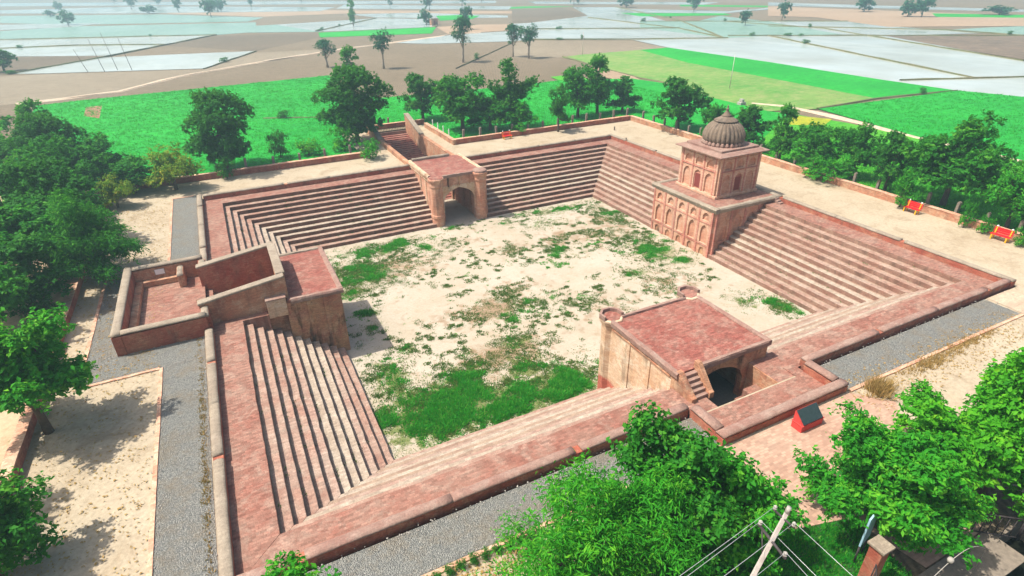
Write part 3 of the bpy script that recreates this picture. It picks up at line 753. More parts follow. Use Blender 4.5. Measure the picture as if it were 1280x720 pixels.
# sunken landing in front of the arch and its court
c = Thing('sunken_entrance_court', 'small projecting brick court with a sunken pit before the arched doorway', 'court', (.35, -21.0, 0))
c.part('court_floor', MB().box(-2.6, -1.75, -21.0, Y0, -.35, .0), 'walk')
c.part('court_floor', MB().box(2.0, 3.05, -20.98, Y0, -1.9, .0), 'walk')
c.part('court_floor', MB().box(-3.0, 3.7, -22.45, -21.0, -1.9, .05), 'walk')
c.part('court_floor', MB().box(3.05, 3.7, -21.0, -20.2, -.3, .05), 'walk')
c.part('court_floor', MB().box(-3.0, -2.6, -21.0, -20.2, -.3, .05), 'walk')
c.part('pit_wall', MB().box(1.96, 2.0, -20.96, Y0 - .02, -2.4, -.02), 'wall_orange')
c.part('pit_floor', MB().box(-1.9, 2.2, -21.2, Y1 - .4, -2.5, -2.0), 'void')
for i, (xa, z) in enumerate(((1.1, -.85), (.65, -1.25), (.2, -1.65))):
    c.part('pit_step', MB().box(xa, xa + .5 if i else 1.955, -20.95, -19.75, -2.1, z), 'walk', .02)
c.part('pit_ledge', MB().box(-1.75, 1.95, -21.0, -20.75, -2.1, -.22), 'coping_pink', .03)
def courtwall(th, x0, y0, x1, y1, h, cope, wallm='wall_red', prof=None, z0=-.1):
    L = math.dist((x0, y0), (x1, y1))
    th.part('court_wall', MB().sweep([(-.21, z0), (-.21, h - .2), (.21, h - .2), (.21, z0)], (x0, y0, 0), (x1, y1, 0), max(2, int(L / .7)), .012), wallm)
    pr = [(a * 1.12, u - .50 + h) for a, u in COPE]
    th.part('coping', MB().sweep(pr, (x0, y0, .004), (x1, y1, .004), max(2, int(L / .4)), .012, True), cope)
courtwall(c, 3.85, -22.35, 3.85, -20.85, .6, 'coping_pink')
courtwall(c, -3.15, -22.35, -3.15, -20.85, .6, 'coping_pink')
courtwall(c, -3.4, -22.6, 4.1, -22.6, .56, 'coping_pink')

# red plinth with sloping dark slab
pl = Thing('memorial_plinth', 'red painted plinth carrying a sloping dark stone slab, outside the court', 'plinth', (.65, -23.5, .03))
pl.part('plinth_base', MB().box(-.1, 1.42, -23.8, -23.2, .03, .42), 'plinth_red', .015)
pl.part('plinth_lip', MB().box(-.13, 1.45, -23.83, -23.17, .42, .46), 'plinth_red', .01)
pl.part('slab_support', MB().extr([(-23.78, .47), (-23.22, .47), (-23.22, 1.02)], -.08, 1.4, 'x'), 'plinth_red', fix=True)
pl.o.scale = (.84, .84, .84)
pl.part('stone_slab', MB().extr([(-23.79, .485), (-23.24, 1.03), (-23.27, 1.06), (-23.82, .515)], -.02, 1.34, 'x'), 'slab_dark', fix=True)

# ---- north: arched gate with ramp
ZG = .78; GY0, GY1 = 14.25, 20.55
n = Thing('arched_gate', 'arched brick gateway with flat red roof and corner piers at the far steps', 'gate', (0, 17.4, FLOOR))
n.part('side_wall', MB().box(-2.6, -1.7, GY0 + .4, GY1 - .4, FLOOR - .2, ZG - .2), 'wall_pinkplaster')
n.part('side_wall', MB().box(1.75, 2.6, GY0 + .4, GY1 - .4, FLOOR - .2, ZG - .2), 'wall_pinkplaster')
n.part('front_arch', MB().archplate('y', -2.6, 2.6, FLOOR - .1, ZG - .2, GY0, GY0 + .4, -1.55, 1.62, FLOOR - .1, -1.55, -.42, 18, .3), 'wall_pinkplaster')
n.part('rear_arch', MB().archplate('y', -2.6, 2.6, FLOOR - .1, ZG - .2, GY1 - .4, GY1, -1.5, 1.55, FLOOR - .1, -1.6, -.5, 14, .3), 'wall_orange')
vault = []
for i in range(13):
    t = -1 + 2 * i / 12
    vault.append((.025 + 1.7 * t, -1.55 + 1.2 * sqrt(max(0, 1 - t * t))))
vm = MB()
for a, b in zip(vault[:-1], vault[1:]):
    vm.add([(a[0], GY0 + .4, a[1]), (b[0], GY0 + .4, b[1]), (b[0], GY1 - .4, b[1]), (a[0], GY1 - .4, a[1])], [(0, 1, 2, 3)])
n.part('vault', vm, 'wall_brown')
n.part('roof', MB().box(-2.58, 2.58, GY0 + .02, GY1 - .02, ZG - .2, ZG - .02), 'roof')
for sx in (-1, 1):
    n.part('roof_rim', MB().sweep([(-.13, -.28), (-.16, -.05), (-.1, .1), (.1, .1), (.14, -.05), (.12, -.28)], (sx * 2.62, GY0 + .45, ZG), (sx * 2.62, GY1, ZG), 14, .016), 'wall_plaster')
    cx, cy = sx * 2.2, GY0 - .05
    t = n.part('corner_pier', MB().lathe([(.62, FLOOR - .2), (.62, -3.0), (.68, -2.95), (.66, -2.75), (.6, -2.7), (.58, -.15), (.64, 0), (.62, .25), (.68, .45), (.74, .58), (.74, .7), (.68, ZG - .04)], cx, cy, 12, 0), 'wall_pinkplaster')
    n.part('pier_roof', MB().lathe([(.66, ZG - .05), (.64, ZG + .0)], cx, cy, 12), 'roof', 0, t)
    if sx > 0: n.part('pier_cap', MB().lathe([(.7, ZG + .0), (.66, ZG + .12), (.5, ZG + .2), (.2, ZG + .22)], cx, cy, 12), 'coping_pink', 0, t)
    for y in (15.9, 17.4, 18.9):
        n.part('pilaster', MB().box(sx * 2.6 - .06, sx * 2.6 + .06, y - .1, y + .1, FLOOR, ZG - .3), 'wall_plaster')
    n.part('string_course', MB().box(sx * 2.6 - .09, sx * 2.6 + .09, GY0 + .42, GY1 - .02, ZG - .55, ZG - .46), 'wall_plaster')
n.part('roof_rim', MB().sweep([(-.12, -.2), (-.12, .02), (-.08, .06), (.1, .06), (.12, .0), (.12, -.2)], (-1.5, GY0 + .05, ZG), (1.5, GY0 + .05, ZG), 8, .02), 'coping_pink')
n.part('roof_rim', MB().sweep([(-.16, -.1), (-.16, .16), (-.1, .24), (.1, .24), (.16, .16), (.16, -.1)], (-2.4, GY1 - .1, ZG), (1.5, GY1 - .1, ZG), 10, .016), 'coping')
for x in (-1.0, .1, 1.15):
    n.part('front_pilaster', MB().box(x - .07, x + .07, GY0 - .06, GY0 + .02, -.3, ZG - .24), 'wall_brown')
n.part('arch_frame', MB().archplate('y', -1.62, 1.68, -3.6, -.2, GY0 - .05, GY0 - .003, -1.5, 1.57, -3.6, -1.58, -.46, 18, .3), 'wall_plaster')

r = Thing('sunken_ramp', 'walled brick ramp descending to the arched gate from the far side', 'ramp', (0, 29, FLOOR))
RZ = lambda y: -.5 + (y - 37.4) * .2
rf = MB(); NR = 32
for i in range(NR):
    ya = 20.5 + (37.5 - 20.5) * i / NR; yb = 20.5 + (37.5 - 20.5) * (i + 1) / NR; z = RZ((ya + yb) / 2)
    r.part('ramp_step', MB().box(-2.3, 2.3, ya, yb + .01, z - .5, z), 'roof')
for sx in (-1, 1):
    r.part('ramp_wall', MB().extr([(20.56, FLOOR - .2), (37.6, -1.2), (37.6, 1.75), (37.2, 1.75), (32.0, .42), (20.56, .42)], sx * 2.27, sx * 2.67, 'x'), 'wall_orange', fix=True)
    r.part('coping', MB().sweep([(a * .95, u - .18) for a, u in COPE], (sx * 2.47, 20.75, .0), (sx * 2.47, 31.9, .0), 26, .014, True), 'coping')
    r.part('coping', MB().extr([(31.9, .36), (37.2, 1.72), (37.7, 1.72), (37.7, 1.9), (37.15, 1.9), (31.9, .56)], sx * 2.47 - .28, sx * 2.47 + .28, 'x'), 'coping', .03, fix=True)
r.part('landing', MB().box(-2.25, 2.25, 37.5, 38.5, -.6, -.15), 'coping_pink', .03)

# ---- east: domed tower on a panelled platform
BX0, BX1, BY0, BY1, BZ = 14.9, 21.42, -3.35, 4.05, .38
e = Thing('domed_tower', 'square pink tower with ribbed dome standing on a panelled brick platform', 'tower', (18.2, .35, FLOOR))
e.part('platform', MB().box(BX0, BX1, BY0, BY1, FLOOR - .3, BZ - .1), 'wall_pinkplaster')
e.part('platform_top', MB().box(BX0 - .02, BX1 + .02, BY0 - .02, BY1 + .02, BZ - .1, BZ + .02), 'walk')
for (p0, p1) in (((BX0 - .06, BY0 - .25), (BX0 - .06, BY1 + .25)), ((BX0 + .2, BY0 - .06), (BX1, BY0 - .06)), ((BX0 + .2, BY1 + .06), (BX1, BY1 + .06))):
    e.part('platform_cornice', MB().sweep([(-.12, -.3), (-.2, -.12), (-.24, .0), (-.16, .1), (.16, .1), (.24, .0), (.2, -.12), (.12, -.3)], (p0[0], p0[1], BZ), (p1[0], p1[1], BZ), 22, .014, False), 'coping')
# west face: five bays, two tiers of blind arches, small openings below
nb = 5; bw = (BY1 - BY0 - .3) / nb
for i in range(nb + 1):
    y = BY0 + .15 + i * bw
    e.part('pilaster', MB().box(BX0 - .18, BX0 - .002, y - .09, y + .09, FLOOR - .05, BZ - .3), 'trim', .012)
for i in range(nb):
    ya = BY0 + .15 + i * bw + .1; yb = ya + bw - .2
    e.part('blind_arch', MB().archplate('x', ya, yb, -2.85, -1.05, BX0 - .14, BX0 - .001, ya + .22, yb - .22, -2.8, -1.72, -1.2, 10, .4), 'panel')
    e.part('upper_niche', MB().archplate('x', ya, yb, -.98, BZ - .3, BX0 - .14, BX0 - .001, ya + .26, yb - .26, -.82, -.45, -.15, 8, .35), 'panel')
    e.part('base_opening', MB().archplate('x', ya, yb, FLOOR, -3.0, BX0 - .12, BX0 - .001, ya + .32, yb - .32, FLOOR, -3.4, -3.15, 6, .2), 'wall_pinkplaster')
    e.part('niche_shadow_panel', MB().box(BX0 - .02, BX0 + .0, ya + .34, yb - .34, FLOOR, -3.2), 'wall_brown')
for z in (-1.015, -2.925):
    e.part('string_course', MB().box(BX0 - .17, BX0 - .003, BY0 + .05, BY1 - .05, z - .04, z + .035), 'trim')
# south face of the platform above the stairs
for i in range(5):
    x = BX0 + .15 + i * 1.5
    e.part('pilaster', MB().box(x - .1, x + .1, BY0 - .17, BY0 - .002, FLOOR, BZ - .3), 'trim', .012)
    if i < 4:
        e.part('blind_arch', MB().archplate('y', x + .12, x + 1.38, -2.6, BZ - .3, BY0 - .12, BY0 - .001, x + .3, x + 1.2, -2.5, -1.0, -.4, 10, .4), 'wall_pinkplaster')
# tower shaft
TX, TY, TH = 18.65, .7, 2.18; TZ0, TZ1 = BZ + .02, 3.92
e.part('shaft', MB().box(TX - TH, TX + TH, TY - TH, TY + TH, TZ0, TZ1), 'wall_pinkplaster')
e.part('shaft_base', MB().box(TX - TH - .22, TX + TH + .22, TY - TH - .22, TY + TH + .22, TZ0 + .002, TZ0 + .26), 'panel', .05)
def face_parts(plane, d, sgn, centre):
    """three bays, two tiers; plane 'x' or 'y' at coordinate d, proud towards sgn"""
    da, db = (d - .12, d - .001) if sgn < 0 else (d + .001, d + .12)
    def bx(u0, u1, z0, z1, p0=.0, p1=.075):
        q0, q1 = sorted((d + sgn * max(p0, .001), d + sgn * p1))
        m = MB()
        return m.box(q0, q1, u0, u1, z0, z1) if plane == 'x' else m.box(u0, u1, q0, q1, z0, z1)
    w3 = (2 * TH - .5) / 3
    for i in range(4):
        u = centre - TH + .25 + i * w3
        e.part('pilaster', bx(u - .07, u + .07, TZ0 + .27, TZ1 - .02, 0, .16), 'trim', .01)
    for s in (-1, 1):
        u = centre + s * (TH - .08)
        e.part('corner_pilaster', bx(u - .09, u + .09, TZ0 + .27, TZ1 - .03, 0, .17), 'panel', .01)
    for i in range(3):
        ua = centre - TH + .25 + i * w3 + .075; ub = ua + w3 - .15
        e.part('blind_arch', MB().archplate(plane, ua, ub, TZ0 + .27, 2.55, da, db, ua + .16, ub - .16, TZ0 + .3, 1.9, 2.36, 10, .35), 'panel')
        e.part('upper_niche', MB().archplate(plane, ua, ub, 2.68, 3.62, da, db, ua + .17, ub - .17, 2.76, 3.12, 3.46, 9, .35), 'panel')
        if i == 1:
            dr = e.part('door', bx(ua + .26, ub - .26, TZ0 + .45, 2.0, 0, .05), 'door', .0)
            e.part('door_frame', bx(ua + .2, ua + .26, TZ0 + .45, 2.06, 0, .07), 'trim', 0, dr)
            e.part('door_frame', bx(ub - .26, ub - .2, TZ0 + .45, 2.06, 0, .07), 'trim', 0, dr)
            e.part('door_lintel', bx(ua + .26, ub - .26, 2.0, 2.06, 0, .07), 'trim', 0, dr)
    e.part('string_course', bx(centre - TH + .1, centre + TH - .1, 2.575, 2.655, 0, .18), 'trim', .01)
    e.part('frieze', bx(centre - TH + .1, centre + TH - .1, 3.66, 3.86, 0, .14), 'panel', .01)
face_parts('x', TX - TH, -1, TY); face_parts('y', TY - TH, -1, TX)
face_parts('x', TX + TH, 1, TY); face_parts('y', TY + TH, 1, TX)
ev = MB(); h0, h1 = TH + .02, TH + .5
ring = []
for (h, z) in ((TH - .1, 3.9), (h0 + .1, 3.92), (h1, 3.9), (h1, 3.97), (h0 + .1, 4.12), (h0 + .05, 4.13)):
    ring += [(TX - h, TY - h, z), (TX + h, TY - h, z), (TX + h, TY + h, z), (TX - h, TY + h, z)]
fs = []
for i in range(5):
    for j in range(4):
        q = (j + 1) % 4; fs.append((i * 4 + j, i * 4 + q, (i + 1) * 4 + q, (i + 1) * 4 + j))
fs.append((20, 21, 22, 23)); fs.append((3, 2, 1, 0))
e.part('eave', ev.add(ring, fs), 'coping_pink')
e.part('roof_slab', MB().box(TX - 2.05, TX + 2.05, TY - 2.05, TY + 2.05, 4.1, 4.3), 'coping_pink', .04)
dprof = []
for i in range(17):
    t = i / 16; a = -.42 + t * (pi / 2 - .02 + .42)
    dprof.append((1.72 * cos(a), 4.9 + (1.4 if a > 0 else .95) * sin(a)))
dome = e.part('dome', MB().lathe(dprof, TX, TY, 168, 0, True, 28, .075), 'dome')
pet = MB()
for i in range(28):
    a = (i + .5) * 2 * pi / 28; r0 = 1.6
    pet.lathe([(.16, 4.29), (.19, 4.42), (.13, 4.56), (.03, 4.64)], TX + r0 * cos(a), TY + r0 * sin(a), 6)
e.part('petal_fringe', pet, 'coping_pink', 0, dome)
e.part('lotus_cap', MB().lathe([(.92, 6.1), (.99, 6.14), (.95, 6.2), (.6, 6.37), (.42, 6.48), (.36, 6.5)], TX, TY, 48, 0, True, 24, .05), 'dome', 0, dome)
e.part('finial', MB().lathe([(.40, 6.48), (.43, 6.53), (.3, 6.62), (.18, 6.8), (.1, 6.95), (.13, 7.0), (.15, 7.06), (.08, 7.12), (.05, 7.2), (.075, 7.25), (.02, 7.4)], TX, TY, 14, 0, True), 'dome', 0, dome)
for i in range(3):
    e.part('side_step', MB().box(21.0, 21.43, BY0 - .38 - .0, BY0 - .14, .0 - .05 + i * .0, .12 * (3 - i)) if i == 0 else MB().box(21.0, 21.43, BY0 - .38 - i * .25, BY0 - .38 - (i - 1) * .25 + .002, -.05, .12 * (3 - i)), 'coping_pink', .015)

# ---- west: stair house and walled court
w = Thing('stair_house', 'flat roofed stained brick building with tall stair walls on the left side', 'building', (-18, .4, FLOOR))
WX0, WX1, WY0, WY1, WZ = -17.6, -14.45, -2.85, 3.75, .6
w.part('body', MB().box(WX0, WX1, WY0, WY1, FLOOR - .2, WZ - .2), 'wall_brown')
w.part('roof', MB().box(WX0 + .1, WX1 + .02, WY0 - .02, WY1 + .02, WZ - .2, WZ - .02), 'roof')
w.part('roof_rim', MB().sweep([(-.12, -.24), (-.2, -.04), (-.12, .07), (.1, .07), (.16, -.04), (.12, -.24)], (WX0 + .3, WY0 - .05, WZ), (WX1 + .16, WY0 - .05, WZ), 10, .014), 'coping_pink')
w.part('roof_rim', MB().sweep([(-.12, -.24), (-.2, -.04), (-.12, .07), (.1, .07), (.16, -.04), (.12, -.24)], (WX1 + .05, WY0 + .1, WZ), (WX1 + .05, WY1 + .15, WZ), 16, .014), 'coping_pink')
w.part('roof_rim', MB().sweep([(-.12, -.24), (-.16, -.04), (-.12, .07), (.1, .07), (.2, -.04), (.12, -.24)], (WX1 - .1, WY1 + .05, WZ), (WX0 + .4, WY1 + .05, WZ), 10, .014), 'coping')
for x in (-16.35, -15.4):
    w.part('pilaster', MB().box(x - .12, x + .12, WY0 - .07, WY0 + .01, FLOOR, WZ - .3), 'wall_brown', .02)
for y in (-1.4, .45, 2.3):
    w.part('pilaster', MB().box(WX1 - .01, WX1 + .07, y - .12, y + .12, FLOOR, WZ - .3), 'wall_brown', .02)
def rising_wall(y0, y1, zw, ze, face):
    w.part('stair_wall', MB().extr([(-21.95, FLOOR + .6), (-17.35, FLOOR + .2), (-17.35, ze - .15), (-21.95, zw - .15)], y0, y1, 'y'), face, fix=True)
    w.part('coping', MB().extr([(-22.0, zw - .152), (-17.35, ze - .152), (-17.35, ze), (-22.0, zw)], y0 - .06, y1 + .06, 'y'), 'coping', .05, fix=True)
rising_wall(-2.5, -2.1, 1.4, 2.05, 'wall_orange')
rising_wall(2.6, 3.0, 1.42, 2.05, 'wall_red')
w.part('stair_wall', MB().box(-17.7, -17.3, -2.094, 2.594, FLOOR + .5, 1.9), 'wall_orange')
w.part('coping', MB().box(-17.76, -17.24, -2.036, 2.536, 1.902, 2.055), 'coping', .05)
for i in range(9):
    w.part('stair_step', MB().box(-21.9 + i * .46, -21.9 + (i + 1) * .46 + .02, -2.095, 2.595, -3.4, -.25 - i * .3), 'walk', .02)
w.part('buttress', MB().box(-18.6, -17.55, -2.95, -2.53, -.3, .82), 'wall_plaster', .03)
w.part('buttress_cap', MB().box(-18.64, -17.51, -2.99, -2.5, .82, .9), 'coping_pink', .03)
w.part('walkway_ledge', MB().box(-20.02, -18.62, -2.95, -2.505, FLOOR + .8, -.002), 'walk', .02)

q = Thing('walled_court', 'walled brick court with pale coping projecting to the left of the tank', 'court', (-24, .4, 0))
q.part('court_floor', MB().box(-25.7, -21.8, -3.4, 4.4, -.05, .05), 'walk')
CH = 1.32
def cwall(x0, y0, x1, y1, m='wall_red'): courtwall(q, x0, y0, x1, y1, CH, 'coping', m)
cwall(-25.82, -3.8, -25.82, 4.9)
cwall(-25.59, -3.55, -21.66, -3.55)
cwall(-21.66, 4.65, -25.59, 4.65, 'wall_orange')
q.part('end_wall', MB().box(-21.92, -21.5, -3.33, -2.52, -.05, 1.1), 'wall_red')
q.part('end_wall', MB().box(-21.92, -21.5, 3.02, 4.43, -.05, 1.1), 'wall_red')
for y in (-2.95, 3.6):
    q.part('end_post', MB().sweep([(a * .95, u + .7) for a, u in COPE], (-21.7, y - .62, .0), (-21.7, y + .62, .0), 4, .01, True), 'coping')
q.part('seat_ledge', MB().box(-25.6, -25.22, -3.33, 4.42, .05, .42), 'wall_orange', .03)
q.part('seat_ledge', MB().box(-25.215, -23.2, 4.08, 4.425, .05, .42), 'wall_orange', .03)
q.part('stub_wall', MB().box(-23.18, -22.8, 3.1, 4.425, .05, .95), 'wall_orange', .03)
q.part('stub_coping', MB().sweep([(a * .85, u + .5) for a, u in COPE], (-22.99, 4.43, .0), (-22.99, 3.0, -.0), 4, .012, True), 'coping')
nt_ = Thing('notice_plaque', 'small white plaque on the inside of the walled court', 'plaque', (-24.15, 4.42, .7))
nt_.part('board', MB().box(-24.42, -23.9, 4.40, 4.432, .66, 1.0), 'white', .005)
nt_.part('board_frame', MB().box(-24.45, -23.87, 4.41, 4.436, .63, 1.03), 'coping')
# ------------------------------------------------------------------ boundary walls, posts
def bwall(label, pts, h=.55, wallm='wall_red'):
    root = empty('boundary_wall', (pts[0][0], pts[0][1], 0)); tag(root, label, 'wall')
    for a, b in zip(pts[:-1], pts[1:]):
        L = math.dist(a, b); n = max(2, int(L / 1.2))
        p0 = (a[0] - pts[0][0], a[1] - pts[0][1], 0); p1 = (b[0] - pts[0][0], b[1] - pts[0][1], 0)
        MB().sweep([(-.19, -.1), (-.19, h), (.19, h), (.19, -.1)], p0, p1, n, .025).build('wall', M[wallm], root)
        MB().sweep([(-.22, h + .004), (-.22, h + .05), (.22, h + .05), (.22, h + .004)], p0, p1, n, .02).build('wall_top', M['edging'], root)
bwall('low brick boundary wall along the right side path with benches', [(29.4, 27.2), (29.4, -21.5)], .55, 'wall_orange')
bwall('low brick boundary wall behind the far path right of the ramp', [(4.9, 27.2), (29.15, 27.2)], .55)
bwall('low brick wall enclosing the right side of the ramp bay', [(4.7, 26.9), (4.7, 36.9)], .55, 'wall_orange')
bwall('low brick wall closing the ramp bay at its far end', [(-5.2, 39.0), (5.2, 39.0)], .55)
bwall('low brick boundary wall behind the far path left of the ramp', [(-28.8, 27.0), (-5.2, 27.0)], .55)
bwall('low reddish boundary wall along the shaded left path', [(-29.0, 26.7), (-29.0, -30.0)], .5)
posts = []
mp = MB(); mp.extr([(-.1, 0), (.1, 0), (.1, 1.25), (.0, 1.36), (-.1, 1.25)], -.11, .11, 'x')
mpe = mp.build('fence_post', M['concrete_dark'], fix=True)
def post(x, y, lab, grp, tilt=0):
    o = mpe if not posts else mpe.copy()
    if posts: col.objects.link(o)
    o.location = (x, y, 0); o.rotation_euler = (random.uniform(-.04, .04), random.uniform(-.05, .05), random.uniform(-.2, .2))
    s = random.uniform(.85, 1.08); o.scale = (1, 1, s)
    tag(o, lab, 'post', grp); posts.append(o)
for i in range(21): post(30.05 + random.uniform(-.08, .08), 25.5 - i * 2.12, 'stubby concrete fence post just behind the right hand brick wall', 'fence posts behind the right wall')
for i in range(12): post(6.2 + i * 2.1, 27.9, 'stubby fence post behind the far brick wall right of the ramp', 'fence posts behind the far wall')
for i in range(7): post(-22.5 + i * 2.6, 27.75, 'stubby fence post behind the far brick wall left of the ramp', 'fence posts behind the far left wall')
for i in range(4): post(-4 + i * 2.3, 39.6, 'dark fence post behind the end wall of the ramp bay', 'fence posts at the ramp end')
mw = MB().box(-.05, .05, -.05, .05, 0, 1.3).build('white_post', M['white'])
for i in range(4):
    o = mw if i == 0 else mw.copy()
    if i: col.objects.link(o)
    o.location = (4.95 + i * .02, 29.3 + i * 1.9, 0)
    tag(o, 'slim white post beside the ramp bay wall under the trees', 'post', 'white posts by the ramp bay')

# ------------------------------------------------------------------ benches
def bench(x, y, rz, label):
    b = empty('garden_bench', (x, y, .014), rz); b.scale = (.88, .85, .85); tag(b, label, 'bench', 'red and yellow benches')
    for i in range(3): MB().box(-.68, .68, -.24 + i * .17, -.24 + i * .17 + .15, .42, .46).build('seat_slat', M['bench_red'], b, .01)
    for i in range(3): MB().box(-.68, .68, .27 + i * .02, .30 + i * .02, .5 + i * .16, .64 + i * .16).build('back_slat', M['bench_red'], b, .01)
    for sx in (-.52, .52):
        MB().box(sx - .05, sx + .05, -.26, -.17, 0, .415).build('leg', M['bench_yellow'], b, .01)
        MB().box(sx - .05, sx + .05, .18, .26, 0, .415).build('leg', M['bench_yellow'], b, .01)
        f = MB().extr([(.2, .42), (.27, .42), (.36, 1.0), (.31, 1.0)], sx - .04, sx + .04, 'x').build('back_support', M['bench_yellow'], b, fix=True)
        MB().lathe([(.05, .99), (.075, 1.03), (.05, 1.09), (.01, 1.1)], sx, .335, 8).build('finial', M['white'], f)
bench(28.35, -10.4, -pi / 2 - .03, 'red bench with yellow legs under the big tree on the right path')
bench(28.45, -16.6, -pi / 2 + .04, 'red bench with yellow legs nearest the right edge of the photo')
bench(11.1, 26.4, pi * 0 + .02, 'red bench in tree shade against the far boundary wall')

# small stone bollards by the rim
for (x, y, lab) in ((24.3, 23.6, 'short dark stump standing on the path beyond the far tank corner'), (22.2, 18.4, 'dark stone bollard on the right parapet near the far corner')):
    o = MB().lathe([(.09, 0), (.1, .3), (.07, .48), (.02, .5)], 0, 0, 8).build('stone_bollard', M['concrete_dark']); o.location = (x, y, .0); tag(o, lab, 'bollard')

# ------------------------------------------------------------------ foliage
def leaf_mesh(name, centers, radii, n, size, aspect=.5, droop=0.0, up=.6, seed=1, clump=10, spread=.16, squash=.85, shell=.5):
    r = np.random.default_rng(seed)
    centers = np.asarray(centers, float); radii = np.asarray(radii, float)
    nc = max(1, n // clump)
    pr = radii ** 2 / np.sum(radii ** 2)
    li = r.choice(len(radii), nc, p=pr)
    d = r.normal(size=(nc, 3)); d /= np.linalg.norm(d, axis=1, keepdims=True)
    d[:, 2] = np.where(d[:, 2] < -.3, -d[:, 2] * .6, d[:, 2])
    rad = radii[li] * (shell + (1 - shell) * r.random(nc) ** .6)
    dd = d * rad[:, None]; dd[:, 2] *= squash
    cp = centers[li] + dd
    cv = r.random(nc)
    k = np.repeat(np.arange(nc), clump); m = len(k)
    tw = d * .7 + r.normal(size=(nc, 3)) * .55; tw[:, 2] += .15 - droop * .9
    tw /= np.linalg.norm(tw, axis=1, keepdims=True)
    q = r.random(m); L = (spread * 2.6 * (.6 + .8 * r.random(nc)))[k]
    p = cp[k] + tw[k] * (q * L)[:, None] + r.normal(size=(m, 3)) * spread * .42
    p[:, 2] -= droop * q * q * L * .6
    nrm = d[k] * .55 + np.array([0, 0, up]) + r.normal(size=(m, 3)) * .45
    nrm /= np.linalg.norm(nrm, axis=1, keepdims=True)
    t = tw[k] * .9 + r.normal(size=(m, 3)) * .8; t[:, 2] -= droop * 1.2
    t -= nrm * np.sum(t * nrm, 1, keepdims=True); t /= np.linalg.norm(t, axis=1, keepdims=True) + 1e-9
    b = np.cross(nrm, t)
    s = (size * (.5 + .95 * r.random(m)))[:, None]
    v = np.empty((m, 4, 3))
    v[:, 0] = p - t * s * .5
    v[:, 1] = p + b * s * aspect * .5 + nrm * s * .10
    v[:, 2] = p + t * s * .5 - nrm * s * .08
    v[:, 3] = p - b * s * aspect * .5 + nrm * s * .10
    base = (np.arange(m) * 4)[:, None]
    tri = np.stack([base + np.array([0, 1, 2]), base + np.array([0, 2, 3])], 1).reshape(-1, 3)
    me = bpy.data.meshes.new(name)
    me.vertices.add(m * 4); me.vertices.foreach_set('co', v.reshape(-1).astype(np.float32))
    nf = len(tri)
    me.loops.add(nf * 3); me.loops.foreach_set('vertex_index', tri.reshape(-1).astype(np.int32))
    me.polygons.add(nf); me.polygons.foreach_set('loop_start', (np.arange(nf) * 3).astype(np.int32))
    me.update(calc_edges=True)
    lr = r.random(len(radii)); va = np.clip(.3 * lr[li][k] + .35 * cv[k] + .35 * r.random(m), 0, 1)
    at = me.attributes.new('var', 'FLOAT', 'FACE'); at.data.foreach_set('value', np.repeat(va, 2).astype(np.float32))
    return me

def crown_lumps(h, r, seed, m=16, low=.30, shape='round', rf=.34):
    g = random.Random(seed); C = []; R = []
    if shape == 'limbs':                       # leaf puffs strung along limbs that spread from the trunk
        oz = h * (low + .22); n = m
        for i in range(n):
            el = radians(g.uniform(-18, 30) if i < n * .45 else g.uniform(25, 62) if i < n * .8 else g.uniform(62, 88))
            az = i * 2.399 + g.uniform(-.35, .35); L = g.uniform(.72, 1.12)
            for f in (.42, .62, .8, .97):
                k_ = L * f; rad = rf * r * g.uniform(.75, 1.2) * (1.25 - .45 * f)
                cz = oz + sin(el) * k_ * (h - oz) * .92 + (.05 * h * f if el < .3 else 0)
                C.append((cos(el) * cos(az) * k_ * r + g.uniform(-.1, .1) * r, cos(el) * sin(az) * k_ * r + g.uniform(-.1, .1) * r, max(cz, h * low + rad * .6))); R.append(rad)
        C.append((0, 0, oz + .25 * (h - oz))); R.append(r * .36)
        return C, R
    zc = h * (.5 + low / 2); rz = h * (1 - low) / 2
    for i in range(m):
        a = i * 2.399 + g.uniform(-.5, .5); u = g.uniform(-.95, .95)
        if shape == 'cone': rr = r * (.25 + .75 * (1 - (u + 1) / 2)) * g.uniform(.35, .75)
        elif shape == 'tall': rr = r * sqrt(max(.1, 1 - u * u)) * g.uniform(.3, .75)
        else: rr = r * sqrt(max(.06, 1 - u * u)) * g.uniform(.4, .9)
        C.append((rr * cos(a), rr * sin(a), zc + u * rz * .8)); R.append(r * g.uniform(.8, 1.3) * rf * (16 / m) ** .28)
    C.append((0, 0, zc)); R.append(r * .42); C.append((0, 0, zc - rz * .45)); R.append(r * .4)
    return C, R

def trunk_mb(h, r, C, seed, th=.45, tr=None, limbs=7):
    g = random.Random(seed); mb = MB(); tr = tr or h * .022 + .03
    top = h * th
    pts = [(0, 0, -.1)] + [(g.uniform(-.04, .04) * h * .5 * k, g.uniform(-.04, .04) * h * .5 * k, top * k) for k in (.33, .66, 1)]
    mb.tube(pts, [tr * 1.35, tr * 1.0, tr * .85, tr * .7], 8)
    for c in g.sample(C, min(limbs, len(C))):
        s = pts[g.choice((2, 3))]
        mid = tuple(s[i] * .45 + c[i] * .55 + g.uniform(-.1, .1) * r for i in range(3))
        mb.tube([s, mid, c], [tr * .6, tr * .4, tr * .12], 6)
    return mb

